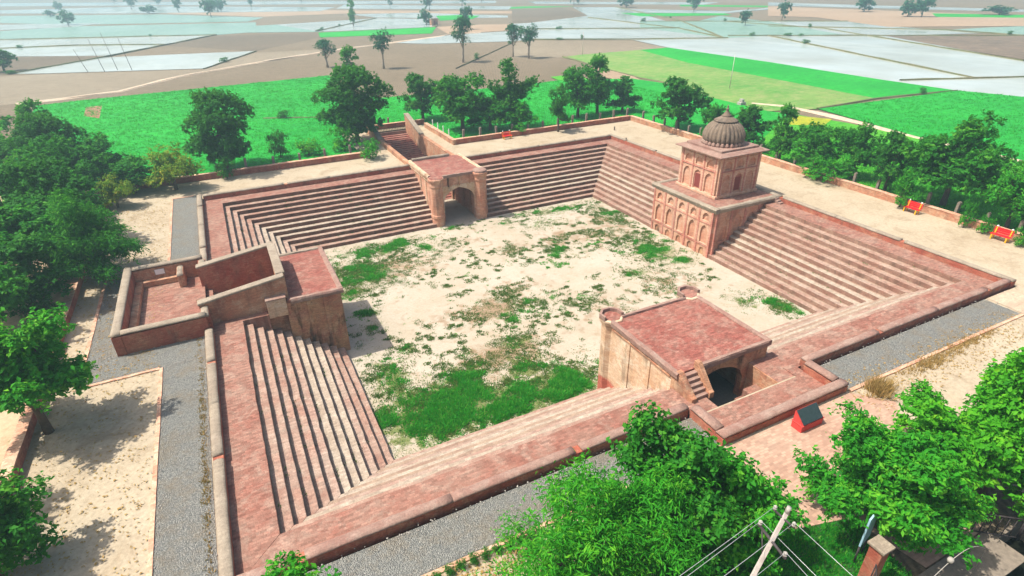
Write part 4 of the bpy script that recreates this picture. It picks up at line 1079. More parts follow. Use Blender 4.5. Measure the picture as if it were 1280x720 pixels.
TREEMESH = {}
def tree_proto(key, h, r, n, size, seed, leaf, bark, m=16, low=.3, shape='round', rf=.34, **kw):
    C, R = crown_lumps(h, r, seed, m, low, shape, rf)
    crown = leaf_mesh('crown_' + key, C, R, n, size, seed=seed, **kw)
    crown.materials.append(M[leaf])
    t = trunk_mb(h, r, C, seed); tm = bpy.data.meshes.new('trunk_' + key); tm.from_pydata(t.v, [], t.f)
    tm.polygons.foreach_set('use_smooth', [True] * len(tm.polygons)); tm.materials.append(M[bark])
    TREEMESH[key] = (crown, tm, h, r)
def tree(key, x, y, h, r, label, cat='tree', name='broadleaf_tree', rz=None, group=None, z=0, grow=1.17):
    crown, tm, h0, r0 = TREEMESH[key]
    if 4 < x < 35 and 28 < y < 42: grow = 1.32             # far row, full crowns
    if x > 30 and y < 20 and abs(x) < 40: grow = 1.04          # open-grown row, crowns kept apart
    o = empty(name, (x, y, z), random.uniform(0, 6.28) if rz is None else rz)
    o.scale = (grow * r / r0, grow * r / r0, h / h0 * (1 + (grow - 1) * .5))
    tag(o, label, cat, group)
    link('crown', crown, None, o); link('trunk', tm, None, o)
    return o

kw = dict(clump=9, spread=.14, rf=.29, shape='limbs', shell=.55)
kr = dict(clump=9, spread=.13, rf=.34, shell=.6)
tree_proto('dark_a', 6, 2.4, 9500, .27, 11, 'leaf_dark', 'bark', 26, .05, **kr)
tree_proto('dark_b', 6, 2.4, 9500, .27, 12, 'leaf_dark', 'bark', 10, .06, **kw)
tree_proto('mid_a', 6, 2.4, 10000, .26, 13, 'leaf_mid', 'bark', 28, .05, **kr)
tree_proto('mid_b', 6, 2.4, 9000, .26, 14, 'leaf_mid', 'bark', 10, .05, **kw)
tree_proto('tall_a', 6, 2.0, 7000, .25, 15, 'leaf_mid', 'bark', 18, .10, 'tall', clump=9, spread=.14, rf=.32)
tree_proto('tall_dark', 6, 2.0, 6500, .25, 16, 'leaf_dark', 'bark', 9, .14, **kw)
tree_proto('light_a', 5, 2.0, 6500, .24, 17, 'leaf_light', 'bark', 10, .03, **kw)
tree_proto('yellow_a', 4.5, 2.4, 9000, .2, 18, 'leaf_yellow', 'bark', 13, .0, **kw)
tree_proto('big_green', 7, 3.4, 22000, .27, 19, 'leaf_mid', 'bark', 15, .05, **kw)
tree_proto('big_dark', 7, 3.4, 22000, .27, 20, 'leaf_dark', 'bark', 36, .05, **kr)
tree_proto('bush', 1.6, 1.0, 2200, .14, 21, 'leaf_light', 'bark', 12, .02, clump=9, spread=.1)
tree_proto('bush_dark', 1.6, 1.0, 2200, .14, 22, 'leaf_dark', 'bark', 12, .02, clump=9, spread=.1)
tree_proto('bush_lime', 1.6, 1.0, 2200, .14, 23, 'leaf_lime', 'bark', 12, .02, clump=9, spread=.1)
tree_proto('eucalypt', 7, 1.8, 1800, .42, 24, 'leaf_blue', 'bark_pale', 12, .35, 'tall', clump=9, spread=.24, aspect=.3, droop=.6)
tree_proto('eucalypt_b', 7, 1.8, 1500, .42, 25, 'leaf_blue', 'bark_pale', 10, .38, 'tall', clump=9, spread=.24, aspect=.3, droop=.6)
tree_proto('far_round', 5, 2.4, 700, .8, 26, 'leaf_blue', 'bark', 12, .06, clump=6, spread=.35)
tree_proto('far_b', 5, 2.4, 700, .8, 27, 'leaf_blue', 'bark', 9, .18, clump=6, spread=.35)

# -- far side row
tree('big_dark', -19.0, 29.3, 7.2, 2.9, 'round dark green tree standing alone behind the far left wall')
tree('big_dark', -4.7, 33.8, 7.8, 3.4, 'tall dense dark tree left of the ramp to the arched gate')
tree('tall_a', 2.1, 65.0, 6.8, 1.8, 'narrow pointed tree rising behind the dense dark tree by the ramp')
tree('dark_a', 5.6, 40.5, 5.2, 2.0, 'small dark round tree just right of the top of the ramp')
tree('mid_a', 8.0, 32.6, 6.5, 2.6, 'round green tree right of the ramp bay, second from the ramp')
tree('mid_b', 11.0, 31.0, 4.3, 2.1, 'low bushy tree behind the red bench at the far wall')
tree('tall_dark', 14.0, 30.5, 7.0, 2.1, 'upright dark tree with open top in the middle of the far row')
tree('light_a', 13.6, 28.9, 3.4, 1.6, 'light green low tree at the foot of the upright dark tree')
tree('tall_dark', 18.0, 26.4, 4.9, 1.2, 'thin young tree with bare forked trunk inside the far wall')
tree('mid_a', 24.0, 31.5, 6.4, 2.1, 'left tree of the tight clump of three near the far corner')
tree('tall_a', 27.6, 32.2, 6.5, 1.7, 'tallest middle tree of the tight clump near the far corner')
tree('dark_b', 31.2, 31.5, 4.4, 1.7, 'right hand lower tree of the tight clump near the far corner')
tree('dark_a', 30.9, 19.9, 6.0, 3.0, 'broad dark tree behind the right wall, left of the dome')
tree('mid_b', 31.4, 14.4, 4.3, 1.8, 'green tree directly behind the dome finial')
tree('dark_b', 31.3, 9.2, 4.9, 2.1, 'dark tree just right of the dome behind the wall')
tree('tall_a', 30.4, 4.2, 5.5, 1.4, 'narrow upright tree second to the right of the dome')
tree('mid_a', 30.8, .3, 4.9, 2.2, 'round green tree midway along the right hand row')
tree('bush', 28.9, -1.4, 2.1, 1.4, 'spreading light shrub leaning over the right hand wall', 'shrub', 'leafy_shrub')
tree('mid_b', 31.6, -2.8, 5.7, 1.8, 'tree left of the grass gap in the right hand row')
tree('dark_a', 31.2, -6.3, 5.1, 1.7, 'small dark tree beside the biggest tree on the right')
tree('big_green', 31.7, -10.8, 7.2, 3.5, 'biggest full green tree above the bench on the right')
tree('light_a', 30.6, -15.9, 5.2, 1.9, 'light leafed tree cut by the right edge of the photo')
tree('light_a', 28.8, -9.2, 3.0, .8, 'young sapling in front of the wall by the left bench', 'tree', 'sapling')
tree('bush', 28.7, -14.1, 1.9, .4, 'slim potted looking shrub at the wall between the benches', 'shrub', 'leafy_shrub')
tree('bush', 28.7, -15.4, 1.2, .42, 'small bright shrub just left of the right edge bench', 'shrub', 'leafy_shrub')
tree('bush', 28.6, -17.9, 1.2, .5, 'small bright shrub at the right photo edge beside the bench', 'shrub', 'leafy_shrub')
tree('bush_dark', -13.6, 31.0, 2.7, .95, 'dark narrow shrub in the crop behind the far left wall', 'shrub', 'leafy_shrub')
tree('bush_lime', -10.8, 30.6, 1.7, 1.2, 'round yellow green shrub behind the far left wall', 'shrub', 'leafy_shrub')
tree('bush', -5.3, 26.2, 1.8, 1.1, 'neat round green shrub at the end of the far left path', 'shrub', 'leafy_shrub')
tree('bush', -6.9, 30.4, 2.4, 1.3, 'loose green shrub under the dense dark tree by the ramp', 'shrub', 'leafy_shrub')
tree('bush_dark', -19.2, 26.3, 1.8, .8, 'small dark shrub at the foot of the lone round tree', 'shrub', 'leafy_shrub')
# -- left side
tree('yellow_a', -23.6, 25.0, 4.0, 2.3, 'yellow green mottled shrub tree at the far left corner', 'tree')
tree('yellow_a', -28.0, 22.0, 2.8, 1.4, 'orange tinged bush among the dark trees on the left', 'shrub', 'leafy_shrub')
tree('mid_b', -29.6, 29.5, 5.0, 2.3, 'green tree at the far end of the left tree belt')
tree('big_dark', -33.6, 32.0, 6.2, 2.6, 'dark tree behind the far end of the left tree belt')
tree('tall_a', -36.4, 45.0, 5.6, 1.6, 'slim light tree topping the left belt against the track')
tree('light_a', -43.5, 52.0, 6.2, 3.0, 'light green tree at the left photo edge near the track')
tree('light_a', -39.0, 38.0, 4.6, 2.2, 'light green tree between the slim tree and the left photo edge')
tree('mid_a', -26.9, 26.0, 3.2, 1.8, 'green bush tree between the yellow shrub and the dark belt')
tree('big_green', -32.6, 22.5, 5.6, 2.7, 'full green tree in the upper middle of the left belt')
tree('big_dark', -31.2, 14.5, 6.0, 2.8, 'large dark tree in the middle of the left belt')
tree('big_green', -33.0, 7.0, 6.2, 3.0, 'green tree at the left edge beside the belt middle')
tree('mid_b', -36.8, 15.5, 6.4, 3.0, 'tree at the left photo edge behind the belt')
tree('big_green', -32.6, .6, 5.2, 2.5, 'dark tree at the left edge just beyond the bright tree')
tree('big_green', -32.2, -14.5, 6.0, 2.8, 'green tree at the left photo edge between the bright and the dark round tree')
tree('mid_a', -30.7, 9.6, 5.0, 2.4, 'dark tree overhanging the left wall left of the feathery tree')
tree('light_a', -30.8, 19.0, 4.4, 2.0, 'lighter tree over the left wall beside the orange tinged bush')
tree('big_green', -31.2, 25.2, 5.4, 2.6, 'dark tree over the left wall behind the orange tinged bush')
tree('dark_a', -30.6, 3.4, 4.4, 2.1, 'dark tree over the left wall level with the walled court')
tree('bush_dark', -29.9, 16.5, 2.4, 1.4, 'dark undergrowth shrub below the left belt trees', 'shrub', 'leafy_shrub')
tree('bush_dark', -30.4, 3.0, 1.8, 1.0, 'dark low shrub against the left wall', 'shrub', 'leafy_shrub')
def near_tree(key, x, y, h, r, n, size, seed, leaf, bark, label, m=24, low=.2, shape='round', name='broadleaf_tree', **kw):
    tree_proto(key, h, r, n, size, seed, leaf, bark, m, low, shape, **kw)
    return tree(key, x, y, h, r, label, 'tree', name, 0.0, None, 0, 1.0)
near_tree('w_feather', -28.0, 7.4, 5.6, 2.9, 30000, .21, 41, 'leaf_mid', 'bark', 'feathery green tree overhanging the left path beyond the walled court', 16, .06, 'limbs', rf=.22, clump=12, spread=.2, aspect=.3, droop=.5)
near_tree('w_bright', -28.2, -8.9, 5.8, 2.4, 24000, .22, 42, 'leaf_light', 'bark', 'bright leafed tree with grey trunk on the left below the court', 14, .14, 'limbs', rf=.26, clump=10, spread=.16)
near_tree('w_dark', -28.3, -16.6, 4.0, 1.7, 14000, .2, 43, 'leaf_mid', 'bark', 'dark round tree cut by the lower left photo edge', 13, .05, 'limbs', rf=.25, clump=10, spread=.16)
near_tree('s_small', -19.6, -24.6, 5.0, .95, 7000, .15, 44, 'leaf_light', 'bark', 'top of a small bright tree at the bottom edge below the tank corner', 14, .3, clump=10, spread=.12)
near_tree('s_feather', -11.9, -26.2, 5.4, 3.2, 30000, .17, 45, 'leaf_light', 'bark', 'feathery fine leafed tree at the bottom centre of the photo', 17, .05, 'limbs', rf=.17, clump=22, spread=.26, aspect=.24, droop=.35)
near_tree('s_dark', -8.5, -25.6, 6.0, 1.9, 26000, .17, 46, 'leaf_mid', 'bark', 'dark glossy broadleaf tree right of the feathery tree', 12, .05, 'limbs', rf=.24, shell=.6, clump=10, spread=.15, aspect=.6)
near_tree('s_mid', -6.6, -26.7, 4.0, 1.35, 14000, .16, 47, 'leaf_light', 'bark', 'smaller broadleaf tree beside the power pole top', 11, .05, 'limbs', rf=.25, clump=10, spread=.15, aspect=.6)
near_tree('s_gate', -1.5, -28.1, 4.4, 2.75, 38000, .18, 48, 'leaf_light', 'bark', 'bushy green tree over the entrance gate at lower right', 19, .03, 'limbs', rf=.2, shell=.6, clump=12, spread=.13, aspect=.45)
near_tree('s_right', 3.2, -28.9, 5.9, 3.1, 38000, .19, 49, 'leaf_lime', 'bark', 'brightest lime green tree at the right edge near the canal', 17, .03, 'limbs', rf=.22, shell=.6, clump=12, spread=.14, aspect=.55)

# -- field trees
for (x, y, h, r, k, lab) in [(4.8, 101, 5.2, 1.8, 'eucalypt', 'leftmost slender tree in the ploughed field'), (14.6, 92, 7.4, 1.7, 'eucalypt_b', 'second slender tree from the left in the ploughed field'),
        (32.5, 92, 8.6, 1.9, 'eucalypt', 'tallest slender tree in the ploughed field beside the water'), (46.1, 94.5, 6.6, 1.6, 'eucalypt', 'left tree of the close pair by the flooded field'), (47.8, 90, 6.9, 1.8, 'eucalypt_b', 'right tree of the close pair by the flooded field'),
        (62.5, 203, 5.0, 2.1, 'far_round', 'round tree beside the small pump house'), (66.5, 172, 6.6, 1.5, 'far_b', 'slim tree right of the pump house'), (36.5, 214, 8.8, 1.7, 'tall_a', 'bright thin tree in the flooded field left of the pump house'),
        (-58.0, 134, 4.7, 2.4, 'dark_a', 'dark round tree at the upper left photo edge by the water'), (-40.9, 395, 4.0, 3.3, 'far_round', 'small hazy tree far off at upper left'), (-7.9, 385, 5.0, 2.8, 'far_round', 'left of two hazy trees standing together far off'), (-3.0, 380, 4.6, 1.6, 'far_b', 'right of two hazy trees standing together far off'),
        (201, 206, 7.5, 2.6, 'far_round', 'hazy tree near the top edge right of centre'), (152, 126, 4.2, 1.6, 'far_b', 'small mushroom shaped tree standing in the flooded fields'), (178.6, 133.7, 5.6, 1.7, 'far_b', 'small tree with bare trunk at the bund of the flooded fields'),
        (244, 147, 6.0, 2.9, 'far_round', 'round tree on the dry strip at upper right'), (229, 118, 5.4, 2.6, 'far_round', 'left tree of the blue green clump at upper right'), (232, 114.5, 5.8, 2.4, 'far_b', 'right tree of the blue green clump at upper right'), (262, 103, 3.0, 3.8, 'far_round', 'low wide bush at upper right near the edge'),
        (-90, 402, 3.0, 2.4, 'far_round', 'tiny hazy bush far off at the upper left corner')]:
    tree(k, x, y, h, r, lab, 'tree', 'field_tree')
fb = random.Random(15)
for i in range(26):
    (ax, ay), (bx_, by_) = fb.choice([b[0] for b in BUNDS])[0:2]; t_ = fb.random()
    tree('bush_dark', ax + (bx_ - ax) * t_, ay + (by_ - ay) * t_, fb.uniform(.5, 1.3), fb.uniform(.4, 1.0), 'small scrub bush growing on a low field bank', 'bush', 'scrub_bush', group='scrub on the field banks')
fr = random.Random(5)
for i in range(46):
    a = fr.uniform(-.62, 1.28); d = fr.uniform(330, 700)
    x = -18.6 + d * sin(a); y = -34.9 + d * cos(a)
    tree(fr.choice(('far_round', 'far_b')), x, y, fr.uniform(5, 9), fr.uniform(1.6, 3.6), 'tiny hazy tree scattered on the horizon fields', 'tree', 'distant_tree', group='hazy trees on the horizon')

# ------------------------------------------------------------------ grass and crops
def tufts(name, pts, hs, m, kind_label, cat, blades=6, width=.035, spread=.09, seed=3, lean=.5):
    r = np.random.default_rng(seed)
    P = np.repeat(np.asarray(pts, float), blades, 0); n = len(P)
    h = np.repeat(np.asarray(hs, float), blades) * (.6 + .7 * r.random(n))
    a = r.random(n) * 2 * pi; o = spread * np.sqrt(r.random(n))
    b = P.copy(); b[:, 0] += o * np.cos(a); b[:, 1] += o * np.sin(a)
    w = width * (.7 + .6 * r.random(n)); a2 = r.random(n) * 2 * pi
    tip = b.copy(); tip[:, 0] += np.cos(a) * h * lean * r.random(n); tip[:, 1] += np.sin(a) * h * lean * r.random(n); tip[:, 2] += h
    v = np.empty((n, 3, 3)); dx = np.stack([np.cos(a2) * w, np.sin(a2) * w, np.zeros(n)], 1)
    v[:, 0] = b - dx; v[:, 1] = b + dx; v[:, 2] = tip
    me = bpy.data.meshes.new(name)
    me.vertices.add(n * 3); me.vertices.foreach_set('co', v.reshape(-1).astype(np.float32))
    me.loops.add(n * 3); me.loops.foreach_set('vertex_index', np.arange(n * 3, dtype=np.int32))
    me.polygons.add(n); me.polygons.foreach_set('loop_start', (np.arange(n) * 3).astype(np.int32))
    me.update(calc_edges=True)
    va = np.clip(.5 * np.repeat(r.random(len(pts)), blades) + .5 * r.random(n), 0, 1)
    at = me.attributes.new('var', 'FLOAT', 'FACE'); at.data.foreach_set('value', va.astype(np.float32))
    ob = link(name, me, M[m]); tag(ob, kind_label, cat, None, 'stuff')
    return ob
r = np.random.default_rng(99)
N = 120000
x = r.uniform(-FX, FX, N); y = r.uniform(-FY, FY, N)
dn = blob(BLOBS_G, x, y) + .95 * (vnoise(x, y, 1.3, 31) - .56) + .7 * (vnoise(x, y, .45, 32) - .5)
acc = (r.random(N) ** 1.3 * .7 + .38) < dn
pts = np.stack([x, y, np.full(N, FLOOR - .01)], 1)[acc]; hh = .05 + .24 * np.clip(dn[acc] - .5, 0, .7)
near_b = (np.abs(pts[:, 0] - .2) < 3.4) & (pts[:, 1] < -13.2)
pts = pts[~near_b]; hh = hh[~near_b]
tufts('floor_grass', pts, hh, 'grass', 'green grass growing in patches on the tank floor', 'grass', 6, .04, .12, 3, 1.2)
N = 60000
x = r.uniform(-FX, FX, N); y = r.uniform(-FY, FY, N)
dn = .75 * blob(BLOBS_B, x, y) + .45 * blob(BLOBS_G, x, y) + .8 * (vnoise(x, y, .8, 41) - .5) + .35 * (vnoise(x, y, .3, 42) - .5) + .12
acc = dn > .5
pts = np.stack([x, y, np.full(N, FLOOR - .01)], 1)[acc]
cl = []
for i in range(800):
    cx, cy = r.uniform(-FX + .3, FX - .3), r.uniform(-FY + .3, FY - .3)
    if vnoise(np.array([cx + 40.]), np.array([cy + 40.]), 4.0, 77)[0] < .52: continue
    q = int(r.integers(8, 34)); sg_ = r.uniform(.07, .22)
    cl.append(np.stack([r.normal(cx, sg_, q), r.normal(cy, sg_ * r.uniform(.5, 1), q), np.full(q, FLOOR - .01)], 1))
cl = np.concatenate(cl); pts = np.concatenate([pts, cl[(np.abs(cl[:, 0]) < FX) & (np.abs(cl[:, 1]) < FY)]])
tufts('floor_weeds', pts, np.full(len(pts), .07), 'weed', 'low brown and green weeds scattered over the tank floor', 'weeds', 5, .04, .1, 4, 1.2)

N = 90000
x = r.uniform(-FX, FX, N); y = r.uniform(-FY, FY, N)
dn = blob([(a, b, c_ * 1.5, d_ * 1.5, f_) for a, b, c_, d_, f_ in BLOBS_G], x, y) * (.4 + 1.1 * vnoise(x, y, .9, 61))
acc = r.random(N) < .5 * np.clip(dn - .12, 0, 1)
tufts('thin_grass', np.stack([x, y, np.full(N, FLOOR - .01)], 1)[acc], np.full(acc.sum(), .07), 'weed', 'thin dry green grass fading out over the tank floor', 'grass', 5, .03, .13, 66, 1.4)

def in_poly(px, py, poly):
    ins = np.zeros(len(px), bool); j = len(poly) - 1
    for i in range(len(poly)):
        xi, yi = poly[i]; xj, yj = poly[j]
        c_ = ((yi > py) != (yj > py)) & (px < (xj - xi) * (py - yi) / (yj - yi + 1e-12) + xi)
        ins ^= c_; j = i
    return ins
def crop(i, bounds, n, m, h, label):
    kd, poly = FIELDS[i]
    x = r.uniform(bounds[0], bounds[1], n); y = r.uniform(bounds[2], bounds[3], n)
    ok = in_poly(x, y, poly)
    pts = np.stack([x, y, np.full(n, .02 + i * .0025 - .02)], 1)[ok]
    tufts('crop_leaves', pts, h * (.7 + .6 * vnoise(pts[:, 0], pts[:, 1], 2.0, 50 + i)), m, label, 'crop', 5, .045, .2, 60 + i, 1.5)
gi = [i for i, f in enumerate(FIELDS) if f[0] == 'green']; bi = [i for i, f in enumerate(FIELDS) if f[0] == 'bright']
crop(gi[-1], (-45, 45, 28.5, 100), 30000, 'crop', .17, 'leafy green crop in the field beyond the far wall')
crop(gi[-2], (30, 110, -40, 50), 22000, 'crop', .17, 'leafy dark green crop in the field at the right')
crop(bi[0], (30.6, 45, -30, 10), 9000, 'crop_bright', .2, 'bright young crop just behind the right hand trees')

# lawn, dry grass, row of small plants
n = 9000; x = r.uniform(-9.5, -2.0, n); y = r.uniform(-32, -25, n); ok = in_poly(x, y, [(-9.3, -24.7), (-4.2, -27.0), (-2.1, -27.6), (-2.5, -31.3), (-9.3, -32.6)])
tufts('lawn_grass', np.stack([x, y, np.full(n, .02)], 1)[ok], np.full(ok.sum(), .12), 'grass', 'dark green lawn by the entrance gate', 'grass', 6, .03, .1, 71, .8)
def ring_pts(cx, cy, sx, sy, n): return np.stack([r.normal(cx, sx, n), r.normal(cy, sy, n), np.full(n, .03)], 1)
for i, (cx, cy, sx, sy, n, hh, lab) in enumerate([(5.5, -23.5, .28, .25, 120, .55, 'dry straw coloured grass clump at the corner of the brick paving'), (9.6, -23.2, .9, .18, 160, .16, 'low dry grass along the edging of the right gravel strip'), (13.0, -23.0, 1.2, .15, 160, .14, 'thin dry grass further along the right gravel edging'), (-22.25, -14, .06, 5, 220, .1, 'dry brown weeds along the foot of the left parapet')]):
    tufts('dry_grass', ring_pts(cx, cy, sx, sy, n), np.full(n, hh), 'dry', lab, 'grass', 6, .02, .1, 80 + i, .9)
for i in range(11):
    tree('bush_dark', -16.6 + i * .43, -23.08 + random.uniform(-.04, .04), .34, .16, 'small green seedling plant in the row along the near brick edging', 'plant', 'edging_plant', group='seedling plants along the brick edging')

n = 2600; lx = np.concatenate([r.uniform(-28.7, -24.2, n), r.uniform(-24, -12, n // 2), r.uniform(4, 18, n // 3)]); ly = np.concatenate([r.uniform(-24, 22, n), r.uniform(-24.4, -23.1, n // 2), r.uniform(-24.4, -22.0, n // 3)])
tufts('leaf_litter', np.stack([lx, ly, np.full(len(lx), .045)], 1), np.full(len(lx), .025), 'dry', 'fallen dry leaves scattered over the side paths', 'leaves', 2, .05, .25, 91, 5.0)

# weeds in the step joints, spilled gravel
sw = []
for i in range(1500):
    k_ = int(r.integers(1, 12)); sd = 'nwes'[int(r.integers(0, 4))]; ax_, ay_, z_ = lv(k_); u_ = r.uniform(-.95, .95)
    if vnoise(np.array([u_ * 30 + 40.]), np.array([k_ * 3. + ord(sd)]), 3.0, 88)[0] < .5: continue
    ax_ -= .05; ay_ -= .05
    p_ = {'n': (u_ * ax_, ay_), 's': (u_ * ax_, -ay_), 'e': (ax_, u_ * ay_), 'w': (-ax_, u_ * ay_)}[sd]
    if abs(p_[0] if sd in 'ns' else p_[1]) < 4.3: continue
    sw.append((p_[0], p_[1], -k_ * H))
tufts('step_weeds', np.array(sw), np.full(len(sw), .09), 'weed', 'tiny weeds rooted in the joints of the tank steps', 'weeds', 6, .025, .12, 95, 1.0)
pm = MB()
for i in range(2600):
    x0_, x1_, y0_, y1_ = GRAVEL[int(r.integers(0, len(GRAVEL)))]
    if r.random() < (x1_ - x0_) / (x1_ - x0_ + y1_ - y0_): px_, py_ = r.uniform(x0_, x1_), (y0_ if r.random() < .6 else y1_) + r.normal(0, .12)
    else: px_, py_ = (x0_ if r.random() < .6 else x1_) + r.normal(0, .12), r.uniform(y0_, y1_)
    a_ = r.uniform(.02, .045); h_ = .05
    pm.add([(px_ - a_, py_, h_), (px_, py_ - a_, h_), (px_ + a_, py_, h_), (px_, py_ + a_, h_), (px_, py_, h_ + a_ * .7), (px_, py_, h_ - a_ * .7)], [(0, 1, 4), (1, 2, 4), (2, 3, 4), (3, 0, 4), (1, 0, 5), (2, 1, 5), (3, 2, 5), (0, 3, 5)])
tag(pm.build('spilled_gravel', M['concrete']), 'loose pebbles spilled along the edges of the gravel strips', 'gravel', None, 'stuff')

# ------------------------------------------------------------------ power pole and wires
pole_b, pole_t = np.array([-10.6, -29.2, 0]), np.array([-8.75, -29.2, 5.8])
pp = Thing('power_pole', 'leaning concrete power pole with cross arm at the bottom edge', 'pole', tuple(pole_b))
pp.part('pole', MB().tube([pole_b - (0, 0, .2), (pole_b + pole_t) / 2, pole_t], [.085, .07, .055], 4, False), 'pole')
pp.part('pole_cap', MB().tube([pole_t - (.02, 0, .06), pole_t + (.02, 0, .1)], [.06, .055], 8), 'concrete')
d = (pole_t - pole_b) / np.linalg.norm(pole_t - pole_b)
a0 = pole_t - d * .95
pp.part('cross_arm', MB().tube([a0 + (-.1, -.5, 0), a0 + (.1, .5, 0)], .04, 6), 'metal_rail')
pp.part('cross_arm', MB().tube([pole_t - d * .25 + (0, -.3, 0), pole_t - d * .25 + (0, .3, 0)], .03, 6), 'metal_rail')
ins = []
for k, s in enumerate((-.45, .45)):
    q0 = a0 + (s * .2, s, .03); ins.append(q0 + (0, 0, .14))
    pp.part('insulator', MB().lathe([(.03, q0[2]), (.055, q0[2] + .05), (.03, q0[2] + .09), (.05, q0[2] + .12), (.02, q0[2] + .15)], q0[0], q0[1], 8), 'concrete')
for s in (-.27, .27):
    q0 = pole_t - d * .25 + (0, s, .02); ins.append(q0 + (0, 0, .13))
    pp.part('insulator', MB().lathe([(.03, q0[2]), (.05, q0[2] + .05), (.03, q0[2] + .08), (.045, q0[2] + .11), (.02, q0[2] + .14)], q0[0], q0[1], 8), 'concrete')
pp.part('brace', MB().tube([pole_t - d * 1.5, a0 + (.06, .35, 0)], .018, 6), 'metal_rail')
ends = [(-30, -31.4, 4.4), (-30, -30.6, 4.4), (-30, -31.2, 5.2), (-30, -30.7, 5.2)]
def wire(p, q, lab, sag=.35):
    pts = [np.array(p) * (1 - t) + np.array(q) * t - np.array([0, 0, sag * 4 * t * (1 - t)]) for t in np.linspace(0, 1, 16)]
    o = MB().tube(pts, .0055, 5).build('overhead_wire', M['wire']); tag(o, lab, 'wire', 'overhead wires of the power pole')
for k, (p, q) in enumerate(zip(ins, ends)):
    wire(p, q, ('lower front', 'lower rear', 'upper front', 'upper rear')[k] + ' wire running left from the power pole')
for k, p in enumerate(ins[:3]):
    wire(p, (-9.5 + k * 1.2, -48, 4.6), ('left', 'middle', 'right')[k] + ' wire dropping below the bottom edge from the power pole', .4)

# ------------------------------------------------------------------ entrance gate at lower right
def pillar(x, y, h, lab):
    p = Thing('gate_pillar', lab, 'pillar', (x, y, 0), 'entrance gate pillars')
    p.part('shaft', MB().box(x - .2, x + .2, y - .2, y + .2, 0, h), 'wall_red', .02)
    p.part('cap', MB().box(x - .27, x + .27, y - .27, y + .27, h, h + .1), 'coping', .02)
pillar(-3.8, -29.35, 1.75, 'brick gate pillar with pale flat cap in front of the blue sign board')
pillar(-.9, -29.2, 1.3, 'shaded brick gate pillar under the bushy tree by the canal')
gf = Thing('iron_fence', 'rusty iron mesh fence running left from the capped gate pillar', 'fence', (-5.2, -30.3, 0))
for i in range(17):
    t = i / 16; x_, y_ = -4.02 - 2.6 * t, -29.5 - 1.9 * t
    gf.part('bar', MB().tube([(x_, y_, .1), (x_, y_, 1.25)], .014, 5), 'metal_rail')
for z in (.15, .7, 1.22): gf.part('rail', MB().tube([(-4.0, -29.5, z), (-6.62, -31.4, z)], .022, 6), 'metal_rail')
sg = Thing('sign_board', 'pale blue sign board seen edge on under the bushy tree', 'sign', (-3.2, -28.65, 0))
sg.part('panel', MB().box(-3.55, -2.85, -28.68, -28.62, .85, 2.1), 'sign_blue', .01)
for x_ in (-3.5, -2.9): sg.part('leg', MB().tube([(x_, -28.65, 0), (x_, -28.65, .9)], .03, 6), 'metal_rail')
sg.o.rotation_euler = (0, 0, .22)
gt = Thing('iron_gate', 'dark barred iron gate on the concrete slab at the right edge', 'gate', (1.6, -30.0, 0))
for i in range(7): gt.part('bar', MB().tube([(1.1 + i * .17, -29.75 - i * .14, .08), (1.1 + i * .17, -29.75 - i * .14, .98)], .016, 5), 'metal_rail')
for z in (.1, .95): gt.part('rail', MB().tube([(1.08, -29.73, z), (2.14, -30.61, z)], .025, 6), 'metal_rail')
gt.part('gate_post', MB().tube([(2.16, -30.63, 0), (2.16, -30.63, 1.15)], .045, 8), 'metal_rail')
ar = Thing('lamp_arch', 'thin white curved arch with a small lamp at the bottom edge', 'arch', (-2.2, -30.5, 0))
ap = [(-3.6 + 2.9 * t, -30.62 - .1 * t, 1.35 + .75 * sin(pi * t)) for t in np.linspace(0, 1, 18)]
ar.part('arch_tube', MB().tube([(ap[0][0], ap[0][1], 0)] + ap + [(ap[-1][0], ap[-1][1], 0)], .01, 6), 'concrete')
ar.part('lamp_globe', MB().lathe([(.02, 1.93), (.07, 1.96), (.09, 2.03), (.07, 2.1), (.02, 2.12)], ap[5][0], ap[5][1], 10, 0, True), 'concrete')

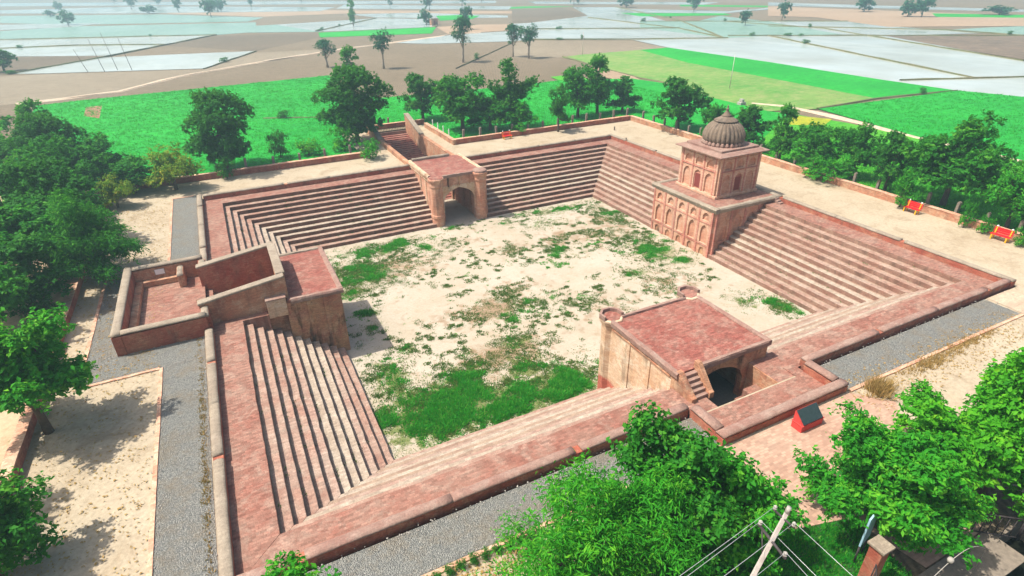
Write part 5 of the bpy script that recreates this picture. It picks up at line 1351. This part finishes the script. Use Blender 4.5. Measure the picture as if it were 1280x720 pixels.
# ------------------------------------------------------------------ far field details
ph = Thing('pump_house', 'tiny brick pump house beside the green strip far off', 'building', (64.5, 200, 0))
ph.part('wall', MB().box(63.2, 65.8, 198.8, 201.2, 0, 2.3), 'wall_brown'); ph.part('roof', MB().box(63.0, 66.0, 198.6, 201.4, 2.3, 2.5), 'concrete'); ph.part('door', MB().box(64.1, 64.9, 198.75, 198.8, 0, 1.7), 'door')
for i, (x_, y_, h_, ln, lab) in enumerate([(61.1, 88.1, 5.0, 0, 'pale pole standing in the ploughed field'), (56.9, 37.5, 5.2, .1, 'pale pole standing in the stubble field right of the dome'), (42.2, 231, 6, 0, 'far pole in the flooded field right of the bright tree'), (68.6, 204, 6, 0, 'far pole just right of the pump house'),
        (-41.4, 123, 4.6, -1.2, 'leftmost leaning stick of the row in the white water'), (-38.1, 121, 6.6, -1.1, 'second leaning stick of the row in the white water'), (-35.8, 122.2, 7.6, -1.0, 'tallest leaning stick of the row in the white water'), (-33, 120.4, 6.6, -.8, 'rightmost leaning stick of the row in the white water')]):
    o = MB().tube([(0, 0, 0), (ln, 0, h_)], [.06, .04], 6).build('field_pole', M['pole'] if i < 4 else M['bark']); o.location = (x_, y_, 0); tag(o, lab, 'pole')
o = MB().box(-.5, .5, -.4, .4, 0, .5).box(-.2, .2, -.3, .3, .5, .9).build('tube_well', M['concrete'], None, .05); o.location = (48.5, 26.8, 0); tag(o, 'small grey tube well at the edge of the stubble field', 'well')

# ------------------------------------------------------------------ haze
k = bpy.data.materials.new('haze_air'); k.use_nodes = True
k.node_tree.nodes.clear()
ho = k.node_tree.nodes.new('ShaderNodeOutputMaterial'); hv = k.node_tree.nodes.new('ShaderNodeVolumePrincipled')
hv.inputs['Color'].default_value = (.62, .92, 1.0, 1); hv.inputs['Density'].default_value = .0012; hv.inputs['Anisotropy'].default_value = .2
k.node_tree.links.new(hv.outputs[0], ho.inputs['Volume'])
o = MB().box(-2700, 2700, -2700, 2700, -5.0, 20).build('haze', k); o['kind'] = 'stuff'
